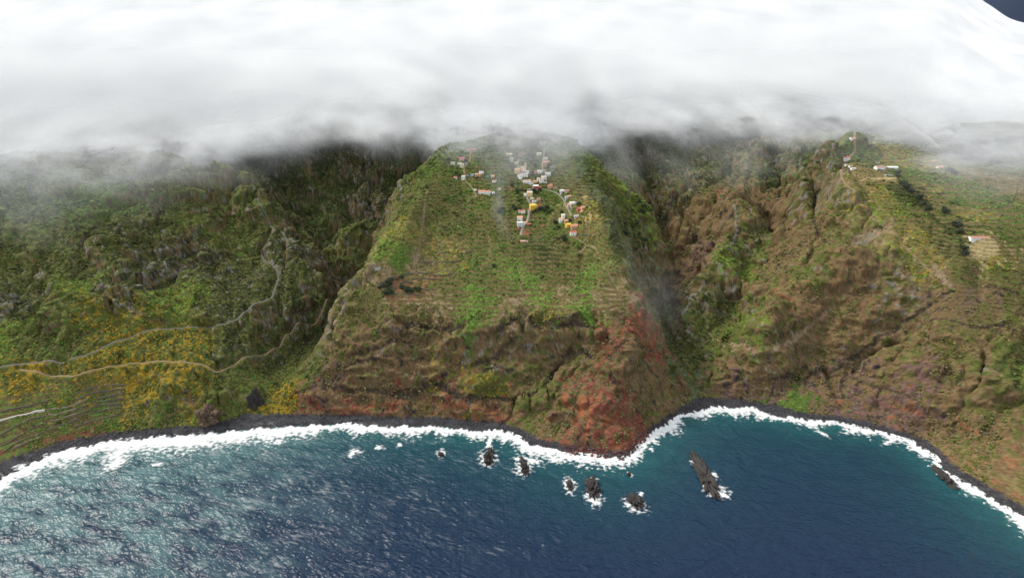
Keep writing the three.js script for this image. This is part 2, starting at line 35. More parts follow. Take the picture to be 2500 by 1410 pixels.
const COVER = [["field",-621.5,-556.1],["field",-565.7,-545.1],["field",-530.5,-569.6],["field",-571.8,-524.8],["gorse2",-635,-583.9],["gorse",-562.2,-585],["gorse2",-497.3,-606.5],["gorse2",-456.7,-607.8],["gorse2",-516.9,-594.4],["gorse",-492.4,-632.8],["gorse",-541.2,-640.9],["olive",-613,-626.9],["olive",-661.2,-660.6],["gorse",-592.2,-684.5],["lime",-511.1,-724.7],["gorse",-445,-650.1],["scrub",-401.1,-648],["olive",-363.1,-632.6],["gorse",-433.2,-585.2],["olive",-453.1,-570.6],["olive",-381.7,-601.5],["scrub",-351.7,-687.8],["scrub",-407.6,-724.8],["scrub",-403.5,-791.2],["crag",-561.1,-790.1],["scrub",-670.9,-760.4],["lime",-664.6,-732.8],["scrub",-739.3,-724.7],["lime",-709.8,-644.6],["scrub",-641.1,-826.1],["olive",-744.5,-783.7],["olive",-561,-920.8],["olive",-507.3,-890],["crag",-399.7,-874.7],["green",-717.6,-898.1],["olive",-665.5,-1017.2],["olive",-608.4,-1099.6],["forest",-551.8,-1255.7],["forest",-472,-1334.2],["forest",-447.2,-1117.2],["olive",-350,-1098.5],["crag",-314.1,-1223.6],["crag",-425.8,-1368.8],["forest",-266.1,-1361.4],["forest",-635.9,-1362.7],["olive",-811.8,-938.9],["forest",-875,-905],["redsoil",-542.1,-545.5],["redsoil",-566.8,-524],["olive",-282.3,-638.4],["gorse2",-314.9,-609.5],["tanolive",-265.9,-674.8],["tanolive",-235.4,-684.1],["scrub",-427.8,-716.6],["crag",-493,-799],["crag",-586.2,-727.9],["crag",-717.7,-701.2],["crag",-539.5,-838.6],["scrub",-348.3,-819.5],["forest",-324.3,-797.4],["olive",-324.9,-679.1],["lime",-186.6,-753.1],["grass",-167.8,-730.1],["tan",-144.8,-735.3],["olive",-143.9,-848.2],["drygold",-161.4,-790.2],["olive",-101.1,-825.3],["drygold",-94.5,-754],["green",-36.4,-911.5],["olive",-33.7,-825.1],["green",-44.1,-753.8],["lush",-52.9,-687],["lush",-62.2,-651.6],["olive",-83.7,-703.7],["olive",-18,-705],["tan",11.6,-672.3],["forest",44.8,-771],["lush",38.2,-687.5],["tan",70.5,-687.3],["lush",114.5,-711],["lush",93.4,-655.4],["tan",134.9,-686.1],["tan",156.8,-675.1],["olive",94.3,-752.5],["green",67.5,-826.1],["olive",132.6,-764.5],["drygold",119.3,-815.7],["green",0,-968.6],["green",-75.7,-957.3],["green",76.2,-967.3],["green",40.2,-1033.4],["olive",-134.4,-885.4],["orange",-176.7,-706.7],["orange",-148.9,-700.6],["tan",-197.9,-709.5],["olive",-212.9,-691.7],["green",-32.3,-780.1],["olive",12.8,-772.1],["lush",-6.2,-736],["olive",67.4,-727.1],["drygold",-111.1,-791],["drygold",51,-655.5],["tan",5.6,-648.6],["tan",-92.7,-673.9],["cliffgreen",-201.1,-656.2],["cliff",-142.6,-651.5],["cliff",-84.6,-646.2],["brown",-209,-629.6],["brown",-139.8,-623.4],["cliffgreen",-168.9,-633.3],["darkcliff",-250.5,-605.2],["redcliff",-164.9,-590.2],["redcliff",-82,-586.9],["redcliff",-270.4,-592.5],["redcliff",-220.5,-591.9],["redcliff",-27,-578],["olivegold",-105.3,-610.2],["olivegold",-55,-604.1],["gorse",-38.5,-601.1],["cliffgreen",-27.9,-627.1],["cliffgreen",27.9,-631.7],["cliffgreen",16.6,-614.1],["cliffgreen",84.1,-634.4],["cliff",61.4,-618.3],["redcliff",136.2,-616.6],["red",177.2,-652.9],["red",201.8,-646.7],["red",221.8,-699.4],["cliff",108.2,-599.1],["brown",161.6,-596.7],["brown",210.2,-623.7],["redcliff",130.5,-567.7],["red",102.2,-548.7],["cliff",66.6,-543.4],["cliffgreen",26.6,-569.9],["red",115.9,-532.4],["red",139.5,-521.3],["red",138.3,-512.6],["red",123.4,-514],["darkcliff",94.4,-517.2],["red",128.2,-546.9],["cliff",132.9,-588.2],["brown",184,-602],["brown",196,-599.3],["brown",157.8,-587],["brownolive",176.4,-612.5],["cliff",145.2,-601.3],["redcliff",77.9,-557.8],["redcliff",95.9,-583.2],["redcliff",65.5,-529],["redcliff",119,-602.9],["red",155.2,-548.2],["red",105.3,-527.9],["redcliff",85.8,-535.1],["redcliff",152.3,-567.5],["red",189.3,-649.3],["brown",190.2,-583.3],["brown",235.9,-627.6],["greygreen",233.6,-667.8],["greygreen",204.4,-720.2],["greygreen",197.6,-751.9],["greygreen",249.5,-654],["greygreen",176,-789],["greygreen",171,-886.6],["cliff",78.7,-566.9],["cliffgreen",48.6,-587.7],["cliff",-234.1,-642.3],["brown",-138.8,-609.3],["brown",-195.2,-612.1],["scrub",281.1,-696.3],["brownolive",298.5,-661.4],["brownolive",349,-648.5],["lime",359.3,-711.7],["olive",297.8,-760.4],["brownolive",384.7,-684],["browntan",447.3,-689.4],["brownolive",379.4,-656.7],["brownolive",446,-673],["browntan",499.9,-675.7],["browntan",482.4,-713.5],["lime",387.2,-842.6],["olive",439.2,-886.1],["darkcliff",336,-893.6],["brown",377.8,-1027.9],["brown",419.4,-993],["brown",472.1,-974.1],["brown",486.7,-851.2],["scrub",554.6,-925.5],["forest",575.7,-1051.9],["scrub",532.6,-1245.1],["scrub",373.9,-1179.5],["lime",245.7,-989.2],["lime",273.3,-958.5],["forest",224.1,-872.6],["olive",200.9,-921.2],["brown",440.1,-810.4],["brown",510,-722.2],["tanolive",552.7,-684.4],["tan",557.4,-756.1],["tanolive",549.8,-857.6],["olive",460.9,-733.5],["browntan",428.8,-710.4],["olive",319.7,-707.5],["lime",361.5,-662],["scrub",315.4,-784.7],["scrub",279.7,-736.2],["brown",312,-933.5],["forest",355.7,-1289.3],["scrub",700.3,-1414.7],["scrub",540.2,-1407.5],["drygold",591,-824.1],["tan",607.2,-885.4],["drygold",579.8,-716.2],["drygold",650.1,-665],["drygold",699.4,-838.2],["drygold",674.9,-737.3],["drygold",770.4,-1040],["drygold",577.6,-744.3],["drygold",591.2,-686.9],["green",706.3,-896],["green",712.5,-810.6],["green",691.8,-705.8],["straw",646.9,-679.1],["olive",654.5,-645.3],["forest",634,-824.6],["olive",626.8,-768.2],["forest",615.8,-705.2],["forest",640.7,-716.4],["green",689.8,-1043.5],["tan",908.8,-932.4],["lime",580.9,-773.3],["olive",612,-662.1],["olive",931.8,-1210.9],["olive",950.2,-1056.8],["darkcliff",629.5,-642.1],["brownolive",573.3,-623.6],["brownolive",603.8,-590.7],["brownolive",524.7,-615.7],["brownolive",544.2,-565.3],["darkcliff",480.6,-620.6],["darkcliff",431.4,-631.3],["darkcliff",375.2,-633.5],["darkcliff",320.5,-637.5],["purple",488.8,-585.1],["purple",517.5,-555.7],["grass",393.8,-606.9],["brown",546.1,-526.3],["brownolive",590.8,-528.6],["browntan",544.8,-464.2],["purple",441.4,-592.5],["darkcliff",594.7,-644],["browntan",530.2,-501],["brownolive",522.4,-656.9],["olive",604.2,-557.9],["brownolive",632.7,-605.8],["purple",530.4,-582.2],["brown",415.1,-594.3]];
const STROKES = [["tan",3.5,0,[-148.3,-911.9,-147,-846.4,-145.5,-800,-143.5,-757.8]],["tan",9,0,[-143.5,-757.8,-147.7,-734.4]],["darkrock",6,3,[-182.5,-651.5,-142.8,-654,-95.7,-642.1,-67.2,-640.4]],["darkrock",6,3,[-19.5,-636.6,11.3,-646.5,41.9,-638.1]],["darkrock",6,3,[61.5,-639.4,84,-641.1,119.6,-636.1]],["darkrock",5,2.5,[-55.5,-616.7,-22.3,-622.5,-5.6,-629.4,6.7,-632.4]],["darkrock",4,2,[-38.7,-611.5,-16.6,-615,6.6,-611.5]],["darkrock",6,3.5,[0,-588.6,32.5,-590.3,61.4,-617.9,84.2,-628.9,109.2,-609.5]],["darkrock",6,3,[-206.2,-607.9,-138.1,-600.9,-110.5,-606.5,-87.9,-600,-65.5,-592,0,-587.8]],["darkrock",5,2.5,[-298.2,-611.8,-251.3,-610.6,-211.4,-605.4]],["darkrock",4,2,[-227.1,-634.9,-186.7,-636.6,-140.8,-636.7]],["darkrock",4,2,[-242.4,-623.5,-214.6,-628.6,-162.9,-628.3]],["rust",4,0,[100,-572.5,76.5,-540.8,67.7,-525]],["rust",5,0,[120.9,-575,97.2,-547.3,89.9,-522.3]],["rust",4,0,[123.2,-551.2,136,-532.3]],["rust",4,0,[179.2,-666,159.5,-650.4,141.1,-612.2]],["redsoil",5,0,[217.4,-709.3,230.9,-692.6,208.9,-646.8]],["darkrock",4,2,[129.4,-602.7,173.8,-630.6,219.1,-662.3]],["rust",2.5,0,[-270.6,-593.2,-220.5,-591.9,-182.1,-594.2,-132.1,-593.9]],["rust",2.5,0,[-109.9,-592.8,-65.4,-587,-21.6,-581.2]],["darkrock",5,3,[597.3,-648.7,566.4,-654.7,522.4,-658.6,469,-645.4]],["darkrock",5,3,[364.2,-635.6,424.5,-641.2,468.3,-641.5]],["darkrock",4,2,[626.5,-654,644.5,-637.1,663.7,-626]],["darkrock",4,2,[577.4,-631.8,602.8,-609.3,644.7,-600.4]],["rust",3,0,[544.9,-538.3,550.8,-515.1,558.2,-499.2]],["rust",2.5,0,[482.5,-595.3,508.7,-563.1,525.7,-541]],["darkrock",4,2,[480.6,-620.6,508.9,-582.5,521.2,-554.1]],["tan",4,0,[311.4,-759.1,321.4,-713.3,349,-648.5]],["tan",4,0,[366.3,-652.2,421.3,-675.6,473.3,-694.6]],["tan",3,0,[552.4,-825.3,560.2,-774.9,575.6,-706.9,596,-655.2]],["tan",8,0,[589.8,-683.4,596.5,-656.7]],["darkrock",5,3,[331.4,-901.4,351.9,-906.3,372.7,-1011]],["darkrock",5,3,[515.7,-896.6,493.5,-790.5,499.5,-767.6]],["darkrock",4,2.5,[429.1,-979,450.4,-966.7,496.8,-1000.1]],["greyrock",6,-2.5,[413.4,-952.9,413,-921.9,374.5,-863.5]],["greyrock",6,-2.5,[317.6,-797.1,289.7,-780.9,276.7,-763.9]],["greyrock",8,-2,[529.2,-773.9,549.5,-760.1]],["greyrock",8,-3,[-336.5,-1232,-304.2,-1267.5,-197.4,-930]],["greyrock",5,-2,[-432.5,-928.8,-391,-895.6,-369.5,-889.6]],["greyrock",4,-1.5,[-726.7,-714.2,-745.1,-694.1]],["greyrock",5,-1.5,[-604.8,-690.4,-560.1,-701.3]],["darkrock",6,3,[-575.3,-708.2,-549.2,-760,-543,-783.4]],["darkrock",5,3,[-724.3,-862.1,-647.5,-825.8,-625,-796.3]],["darkrock",6,4,[-373.7,-757.7,-358.6,-744.7,-353.4,-770.6,-324.6,-827.7]],["darkrock",5,2,[-598.9,-845.4,-548.6,-857.6,-489.7,-849.4]],["darkrock",5,3,[-322.1,-672.2,-331.8,-722.6,-329.7,-762.8,-312.2,-798.3]],["darkrock",4,3,[265.4,-663,261.4,-702.3,263.6,-767.3,269.1,-827.1]],["darkrock",4,3,[-354,-595.8,-351.9,-606.5,-351.6,-615.6]],["tan",3,0,[134.3,-728.4,149.4,-705,158,-683.4]],["tan",3,0,[98.6,-800.2,122.6,-780.9,135,-734.4]],["tan",3,0,[6.3,-752.1,15.2,-719.4,8.7,-679.2]],["earth",3,0,[-76.1,-905.6,-44,-921.1,-36.8,-925.9]],["earth",4,0,[-84.9,-958.8,-64.5,-960.5,-49.5,-965.9]],["earth",4,0,[35.8,-826.2,47.7,-836.5,60.2,-840.7]],["straw",2.5,0,[68.2,-895.4,84.8,-879.3,93.9,-864.7]],["straw",4,0,[560.5,-868.3,609.3,-877.3,636.6,-855.7]],["forest",7,0,[642,-852.7,639,-805.6,628.8,-744.3,632.6,-711.8,625.3,-686.2]],["forest",5,0,[775.2,-1157.9,739.5,-1056.5]],["forest",5,0,[733.7,-953.1,776.8,-948.9]],["forest",3,0,[686.7,-889,772.4,-904.9]],["straw",3,0,[686.3,-941.3,788.8,-996.7,850.7,-1047.5]],["dry",5,0,[-40.5,-826.4,-35.2,-771,-49.4,-734.8]],["dry",3,0,[-59.7,-702.2,-53.8,-652.4]],["dry",5,0,[-9,-705,-5.7,-655.6]]];
const PLOTS = [["earth",22.1,-819.1,9.1,7.4],["orangeearth",105,-830.4,5.9,4.5],["earth",-2.2,-933.4,5.8,5.3],["straw",647.8,-682.3,22.1,11.5],["straw",119.4,-817.7,2.0,6.6],["straw",126.6,-818.8,2.0,6.7],["orangeearth",-116,-722.6,11.9,3.1],["earth",-170.9,-708,13.0,4.4],["earth",-157.6,-698.6,15.2,4.2],["straw",123.6,-868.7,5.5,3.1],["earth",47.8,-887.7,4.9,9.8],["green",-168.9,-738.4,9.7,20.7],["rust",68.8,-573.4,4.2,8.8],["grassgreen",391.9,-609.4,19.0,6.4],["rust",88.2,-559.1,5.2,13.6],["orangeearth",432.6,-1064.4,14.3,8.3],["straw",627.4,-873.5,21.6,4.9]];
const PATHS = [["road","grey road winding along the left hillside",2.9,"grey",[-728.4,-588.1,-676.9,-600.7,-647.3,-610.4,-614,-611.1,-580.3,-617.9,-561.4,-640.8,-536,-662.2,-482.1,-679.4,-440.2,-689.2,-419.8,-697.8,-407.6,-724.8,-394,-751.9,-390.4,-786.2,-394.6,-811.1,-404.7,-840.4,-427.3,-860.5,-463.8,-919.2,-441.8,-921.5,-474.8,-982.4,-486.1,-990.5,-521.1,-1038.6]],["dirt_trail","tan dirt trail below the road on the left hillside",2.5,"tan",[-655,-602.5,-623.7,-599,-594.4,-595.6,-570.3,-593.5,-549,-608.6,-511.3,-625.2,-478,-626.7,-444.1,-625.5,-423.9,-627.6,-409.2,-625.9,-394.1,-643.6,-366.1,-683.2,-357.7,-722.9,-342.2,-768.7,-318.7,-803.1,-320.1,-839.4]],["village_lane","pale lane threading between the village houses",3.6,"pale",[14.4,-1027.7,11.8,-1009.7,15.5,-987.3,16.1,-969.8,20.3,-951.6,34.5,-944.9,39.4,-935.9,33.1,-922.4,26.3,-914.5,30.2,-898.3,33.6,-889.1,28.9,-872.5,27.8,-859.4,23.2,-839.5,16.9,-827.9,14,-810.4]],["village_lane","lane bending right from the village towards the lower houses",3.2,"pale",[39.4,-935.9,51.8,-931.8,70,-926.4,85.1,-902.6,90.8,-884.6,92.9,-868,97.2,-847.7,99.1,-837.6]],["footpath","narrow path climbing past the white houses right of the lane",2.6,"pale",[64.9,-1061.3,61.5,-1026.3,58.3,-1007.8,58.3,-991,62.9,-975,70,-964.5]],["footpath","dirt footpath up to the pink hamlet on the left crest",2.6,"tan",[-73.2,-1050.3,-80.7,-1039.1,-81.9,-1020.1,-89.7,-995.9,-90.1,-979.4,-86.3,-958.2,-74.5,-938.7,-64.2,-914.3,-65.3,-907.4]],["footpath","thin path running down from the white house with red roof",2.2,"tan",[95.8,-806.5,105.9,-794.9,116.9,-787,112,-777.2,103.5,-769.8]],["footpath","tan path along the crest of the right hand ridge",3.4,"tan",[813.9,-1292.1,688.8,-1068,686.8,-1058.8,653.5,-1020.9,613.8,-967.9,557.4,-879.7,549.4,-847.5,552.4,-824.9]]];
const WALLS = [["pale concrete wall at the left edge above the terraces","concrete",[-637.7,-533.7,-631.4,-537.7,-614.4,-549.6,-593.5,-558.4]],["uppermost dark terrace wall below the tan trail","stone",[-567.9,-576.6,-557.5,-582.7,-550.2,-588,-539.4,-593,-514.8,-596.7]],["second terrace wall below the tan trail","stone",[-565.5,-570.7,-553.8,-579.8,-541,-587.5,-514.4,-592.5]],["third short terrace wall below the tan trail","stone",[-544.9,-579.5,-530.6,-584.7,-513.9,-587.8]],["pale capped terrace wall running on from the concrete wall","pale",[-590.1,-559.4,-573.5,-562.1,-563.2,-567.2,-551.8,-576.6]],["dark terrace wall right of the pale capped wall","stone",[-558.3,-563.5,-552.6,-568.9,-544.9,-574.6,-528.6,-580.1,-512.5,-583]],["short pale terrace wall under the pale capped wall","pale",[-586.5,-553.7,-574.2,-556.1,-564.7,-560.9,-559.2,-564.3]],["long terrace wall crossing the middle of the green fields","stone",[-555.5,-558.7,-547.3,-566.5,-536.4,-573.9,-512.8,-578]],["lower pale terrace wall of the left fields","pale",[-581.4,-548.8,-572.9,-550.3,-562.2,-556.5,-555.9,-559.7]],["dark terrace wall above the yellow flowering strip","stone",[-558.7,-551,-548.8,-560.9,-533.7,-568.4,-510.9,-576.4]],["dark terrace wall low on the left field, left half","stone",[-578.6,-537.2,-567.8,-544.7,-553.2,-554.7]],["lowest terrace wall just above the red soil","stone",[-553.9,-547.7,-537.9,-556.3,-510.2,-567.9]],["first dark terrace wall under the concrete wall","stone",[-620.1,-522,-613.5,-534.5,-603.7,-545.3,-589.7,-552.1]],["second dark terrace wall under the concrete wall","stone",[-612.6,-511.3,-602.7,-525.2,-595.3,-536.8,-583.6,-544.4]],["third dark terrace wall under the concrete wall","stone",[-604.1,-503.6,-600.6,-514.5,-591.8,-525.8,-580.4,-535.7]],["bottom terrace wall at the left edge above the beach","stone",[-597.5,-509,-590,-518.3,-578.5,-529.7]],["dark wall along the slope above the concrete wall","stone",[-639.9,-548.6,-627.4,-554.5,-619.2,-560.1,-604.7,-565.4,-596.4,-568.3]],["long brown terrace wall with gold weeds on the ridge","stone",[-135.5,-747.4,-117.3,-754.8,-90.1,-753.9,-75.8,-757.5]],["upper terrace wall on the ridge left of the green gully","stone",[-119.7,-775.4,-101.5,-773.9,-70.6,-772.8,-60.2,-781.1]],["curved terrace wall below the gold weeds","stone",[-141.6,-725,-122.6,-727.6,-100.4,-725.8,-87.9,-730.3]],["wall under the bare orange plot","stone",[-146.2,-714.9,-125.6,-718.2,-107.7,-719.7]],["wall above the dark hedges near the blue tank","stone",[-183.4,-709.3,-163.6,-715.8,-147.2,-721.9]],["wall between the two rows of dark hedges","stone",[-196.6,-704.1,-179,-705.8,-145.2,-707.9]],["wall under the dark hedge row at the cliff brow","stone",[-178.6,-699.6,-153,-700,-127.1,-697.6,-110.5,-697.6]],["lowest wall above the cliff brow on the left","stone",[-176.4,-690.7,-153.2,-689.1,-132.3,-687.6]],["curved field wall below the brown round plot","stone",[-4.7,-819.2,1.3,-808.2,9.9,-800,16.4,-798.2]],["winding pale wall under the village plots","stone",[33,-801.5,42.9,-801.9,49.8,-808.9,51.9,-810.7]],["short wall below the white house with red roof","pale",[98.8,-802.7,108.4,-800.7,121.6,-797.4]]];
const HOUSES = [
[-113.7,-1003.3,9.0,6.0,4.5,0.1,"mint","flat","mint","pale mint flat roofed house at the left end of the crest hamlet"],
[-97.6,-1017.3,11.0,7.0,5.0,0.1,"pink","gable","red","pink house with red roof topping the left crest hamlet"],
[-101.5,-1006.1,8.0,4.0,3.0,0.05,"white","flat","white","long low white outbuilding beside the pale mint house"],
[-95.1,-994.5,8.0,7.0,8.0,0.0,"cream","flat","cream","tall cream block in front of the crest hamlet"],
[-87.4,-1006.3,6.0,5.0,4.0,0.1,"grey","flat","grey","small grey house between trees right of the tall cream block"],
[-77.8,-1044.6,13.0,7.0,5.0,0.15,"pink","gable","red","pink hamlet house with red roof on the forecourt under the cloud"],
[-86.7,-1044.9,5.0,4.0,3.0,0.1,"white","gable","red","tiny white hut left of the pink forecourt house"],
[-104.2,-956.3,6.0,4.5,3.5,0.1,"white","gable","red","small white hut with red roof at the far left of the village"],
[-90.1,-959.2,7.0,6.0,7.0,0.05,"white","flat","white","white two storey box beside the steep footpath"],
[-84.1,-970.9,6.0,4.0,3.0,0.1,"grey","flat","grey","small grey shed above the white two storey box"],
[-74.2,-971.4,7.0,4.5,3.5,0.1,"bluewhite","flat","bluewhite","pale blue shed left of the orange house"],
[-63.4,-969,11.0,7.0,5.0,0.2,"orange","gable","orange","large orange house above the bare earth terrace"],
[-57.6,-976,8.0,5.5,5.0,0.15,"white","flat","white","white house standing behind the large orange house"],
[-44.9,-964.8,5.0,5.0,4.5,0.1,"teal","flat","teal","teal green shed right of the large orange house"],
[-35.8,-964.5,6.0,7.0,4.0,0.3,"pink","gable","orange","narrow pink house with orange roof on the right of the left hamlet"],
[-32.3,-950.6,7.0,6.0,4.5,0.3,"white","gable","pink","white house with pink roof below the narrow pink house"],
[-49.1,-919.1,22.0,6.5,5.0,-0.28,"white","gable","redorange","long white house with red orange roof on the left slope"],
[-33.7,-917.8,5.0,4.0,3.5,0.2,"white","flat","white","small white hut right of the long red roofed house"],
[-66.4,-926.8,5.0,4.0,2.6,0.1,"white","flat","white","tiny white shed above the left end of the long house"],
[-22.2,-932.3,5.0,4.0,3.0,0.1,"white","gable","pink","small pinkish ruin in the fields between the two hamlets"],
[-6.7,-1078.7,8.0,6.0,5.0,0.0,"white","flat","white","highest white house fading into the cloud"],
[5,-1072.6,9.0,6.0,4.0,0.0,"white","flat","white","upper tier of the pale double house under the cloud"],
[5.8,-1061.7,13.0,6.0,4.5,0.0,"white","flat","white","lower tier of the pale double house under the cloud"],
[-10.6,-1053.8,8.0,5.0,3.0,0.1,"white","flat","white","low white house left of the pale double house"],
[-5.6,-1032.8,11.0,6.0,5.5,0.1,"cream","gable","cream","cream yellow house at the head of the lane"],
[-0.8,-1017.7,7.0,6.0,7.5,0.05,"white","flat","white","tall white house joined to the cream yellow one"],
[18.5,-1033.5,11.0,7.0,6.0,0.1,"cream","gable","red","cream house with red roof right of the lane head"],
[7.9,-1008,5.0,4.0,4.0,0.0,"white","flat","white","small white cube below the lane bend"],
[10,-979.4,10.0,8.0,8.0,0.05,"creamyellow","hip","orange","tall cream yellow block left of the lane"],
[21,-992.1,9.0,6.0,5.0,0.05,"cream","flat","cream","flat cream house at the top of the lane terrace"],
[25.8,-999.6,4.5,5.0,8.0,0.05,"cream","flat","cream","slim cream tower house beside the lane terrace"],
[22.4,-982.9,8.0,6.0,5.5,0.05,"white","gable","orange","white house with orange roof in the middle of the lane terrace"],
[22.9,-969.7,13.0,9.0,7.0,0.05,"white","flat","pink","large white house with pink roof terrace on the lane"],
[29.3,-979.4,6.0,7.0,6.0,0.05,"white","flat","white","white block behind the large pink terraced house"],
[13.8,-968.7,7.0,8.0,5.0,0.05,"white","flat","red","white house with red terrace left of the lane"],
[15.2,-959.6,6.0,5.0,4.0,0.1,"white","flat","white","low white annex at the lower left of the lane"],
[27.8,-950,14.0,6.0,5.5,0.12,"white","gable","orange","white house with long orange roof at the lane corner"],
[36.1,-949.4,9.0,5.0,3.2,0.12,"white","flat","grey","low white walled yard right of the orange roofed corner house"],
[42.1,-949.8,7.0,6.0,4.5,0.15,"orange","gable","orange","orange house closing the row at the lane corner"],
[67.9,-1074.2,7.0,5.0,4.5,0.0,"white","gable","pink","lone white house with pink roof near the cloud on the right"],
[53.1,-1034,9.0,6.0,5.5,0.4,"white","gable","white","white angled house among trees right of the lane head"],
[65.1,-1018.5,7.0,6.0,6.0,0.0,"white","flat","white","white cube beside the upper right footpath"],
[62.7,-1000.3,9.0,7.0,7.5,0.0,"pink","gable","salmon","big salmon pink house on the upper right footpath"],
[70.2,-1008.7,5.0,4.0,4.0,0.1,"pink","gable","salmon","small pink annex behind the big salmon house"],
[75.6,-995,7.0,5.0,4.0,0.0,"grey","flat","grey","grey roofless building right of the big salmon house"],
[84.1,-993.2,8.0,4.5,3.0,0.05,"tan","flat","tan","tan ruin at the right end of the upper footpath"],
[44.7,-978.9,6.0,5.0,4.5,0.1,"salmon","gable","redorange","small salmon house with red roof left of the white pair"],
[52.4,-979,8.0,7.0,6.5,0.3,"white","flat","white","white house with stepped block in the right cluster"],
[61.8,-983.7,5.0,4.0,3.5,0.1,"pink","flat","pink","small pale pink hut on the footpath bend"],
[67.4,-972.8,10.0,5.5,5.0,0.0,"white","flat","white","long white house right of the footpath bend"],
[59.2,-961.6,9.0,7.0,6.5,0.15,"white","flat","white","white cube in the lower part of the right cluster"],
[48.3,-954.4,5.0,5.0,6.5,0.0,"white","flat","white","narrow white tower house in the right cluster"],
[54.3,-952.8,8.0,6.5,7.0,0.1,"white","gable","orange","white house with a touch of orange roof in the right cluster"],
[77.3,-984.2,7.0,4.5,3.0,0.0,"grey","flat","grey","pale grey shed in the misty field on the right"],
[43.1,-936.4,9.0,7.0,5.0,0.15,"red","gable","white","red house with white roof at the lane junction"],
[50.5,-934,5.0,4.5,4.0,0.2,"red","gable","red","small red hut right of the lane junction"],
[69.2,-935.7,8.0,5.5,5.0,0.15,"salmon","gable","redorange","salmon cottage beside the curved brown field"],
[79.2,-931.5,9.0,5.0,3.0,0.05,"pink","flat","pink","pale pink low building right of the salmon cottage"],
[71.1,-944.4,4.5,4.0,3.0,0.0,"pink","gable","pink","tiny pink hut behind the salmon cottage"],
[89.9,-909.7,10.0,7.0,5.5,0.1,"offwhite","hip","offwhite","off white house alone on the right field"],
[96.6,-904.6,7.0,6.0,4.5,0.1,"pink","gable","pink","pinkish house joined to the off white one"],
[61.7,-951.2,4.0,3.5,3.5,0.0,"white","flat","white","tiny white hut below the right cluster"],
[31.4,-913.8,9.0,7.0,8.0,0.1,"creamyellow","gable","cream","cream house with yellow front below the junction"],
[23.4,-914.2,5.0,5.0,4.5,0.1,"white","flat","white","small white house left of the yellow fronted one"],
[35.5,-904.3,7.0,5.0,4.0,0.1,"cream","flat","cream","low cream house under the yellow fronted one"],
[31,-928.7,7.0,4.0,3.0,0.15,"grey","flat","grey","grey shed roofs just under the junction"],
[38.7,-894,7.0,6.0,5.0,0.2,"greywhite","flat","grey","grey white house above the bright yellow one"],
[46.9,-900.3,6.0,5.0,4.0,0.2,"pink","gable","pink","pinkish outbuilding beside the dug brown plot"],
[36.8,-878.1,12.0,9.0,8.5,0.25,"yellow","hip","yellow","bright yellow house in the middle of the ridge"],
[13.3,-868.5,6.0,4.5,4.0,0.1,"offwhite","gable","pink","left end house of the pink roofed row"],
[18.9,-867.7,7.0,5.0,5.0,0.1,"white","gable","pink","right end house of the pink roofed row"],
[13.1,-850.7,9.0,7.0,5.5,0.05,"white","gable","orange","white house with orange roof left of the lower lane"],
[13.6,-834.9,10.0,9.0,7.5,0.1,"palewhite","flat","palewhite","large pale house at the foot of the lower lane"],
[19.8,-838.7,7.0,6.0,4.0,0.25,"white","gable","orange","orange roofed annex of the large pale house"],
[10.1,-826.3,4.0,4.0,3.0,0.1,"red","flat","red","little red shed below the large pale house"],
[27.9,-835.5,6.0,5.0,3.0,0.3,"darkred","gable","red","dark red sheds right of the lower lane"],
[17.9,-850.2,4.0,3.5,3.0,0.1,"red","flat","red","small red roof between the lower lane houses"],
[17.1,-796.4,7.0,4.5,2.8,0.0,"orange","gable","orange","orange shed alone at the bottom of the village"],
[23,-795.6,5.0,4.0,2.5,0.0,"grey","flat","grey","grey shed next to the lone orange shed"],
[95.3,-888.8,6.0,6.0,6.0,0.1,"greywhite","flat","greywhite","grey white house above the right hand lane fork"],
[99.4,-888.1,6.0,5.0,4.5,0.1,"pink","gable","salmon","salmon roofed house behind the grey white one"],
[104.7,-863.8,13.0,6.0,5.5,0.05,"white","flat","white","long white house right of the lane fork"],
[97.3,-864.8,6.0,5.5,4.5,0.2,"orange","gable","orange","orange roofed hut at the lane fork"],
[102.5,-854.7,6.0,4.0,2.6,0.0,"grey","flat","grey","pale grey tank house below the long white one"],
[117.6,-838.3,8.0,7.0,6.0,0.35,"orange","gable","orangered","steep orange roofed house near the right crest"],
[111.3,-841.4,7.0,6.0,4.5,0.3,"red","gable","red","red roofed cottage beside the steep orange house"],
[114.5,-834.2,4.5,4.0,3.0,0.2,"orange","gable","orange","small orange hut under the steep orange house"],
[105.7,-831.5,7.0,5.0,4.0,0.1,"greywhite","gable","grey","grey roofed hut above the bare orange field"],
[81.8,-839.9,7.0,6.0,5.5,0.05,"white","gable","orange","white house with orange roof near the shrubs on the lower right"],
[85.5,-843.3,5.5,5.0,8.0,0.05,"white","flat","white","white tower joined behind the lower right orange roof"],
[90.7,-833.2,9.0,5.0,3.5,0.1,"orange","gable","orange","low orange range right of the white tower"],
[91.8,-822.8,8.0,6.5,5.0,0.3,"yellow","gable","yellow","ochre yellow cottage on the lower right"],
[101.1,-815,11.0,7.0,5.0,0.1,"orange","gable","orangered","orange house with red roof above the lowest white house"],
[99,-805.7,10.0,6.5,5.0,0.05,"white","gable","red","white house with red roof lowest on the right"],
[637.6,-1002.4,15.0,7.0,5.0,0.15,"white","gable","red","white house with red roof on the right ridge crest"],
[687.9,-1073.3,11.0,6.0,4.0,0.1,"white","gable","pink","pale house by the ridge track under the cloud"],
[619.2,-967.5,5.0,3.5,2.5,0.0,"white","flat","white","left most white hut below the ridge crest house"],
[620.5,-956.6,6.0,4.0,2.8,0.0,"white","gable","pink","middle white hut below the ridge crest house"],
[613.4,-937.2,8.0,4.5,3.0,0.0,"white","flat","white","lowest white hut below the ridge crest house"],
[647.9,-918.6,16.0,8.0,5.0,0.1,"white","gable","pink","white farmhouse with pink roof on the right plateau"],
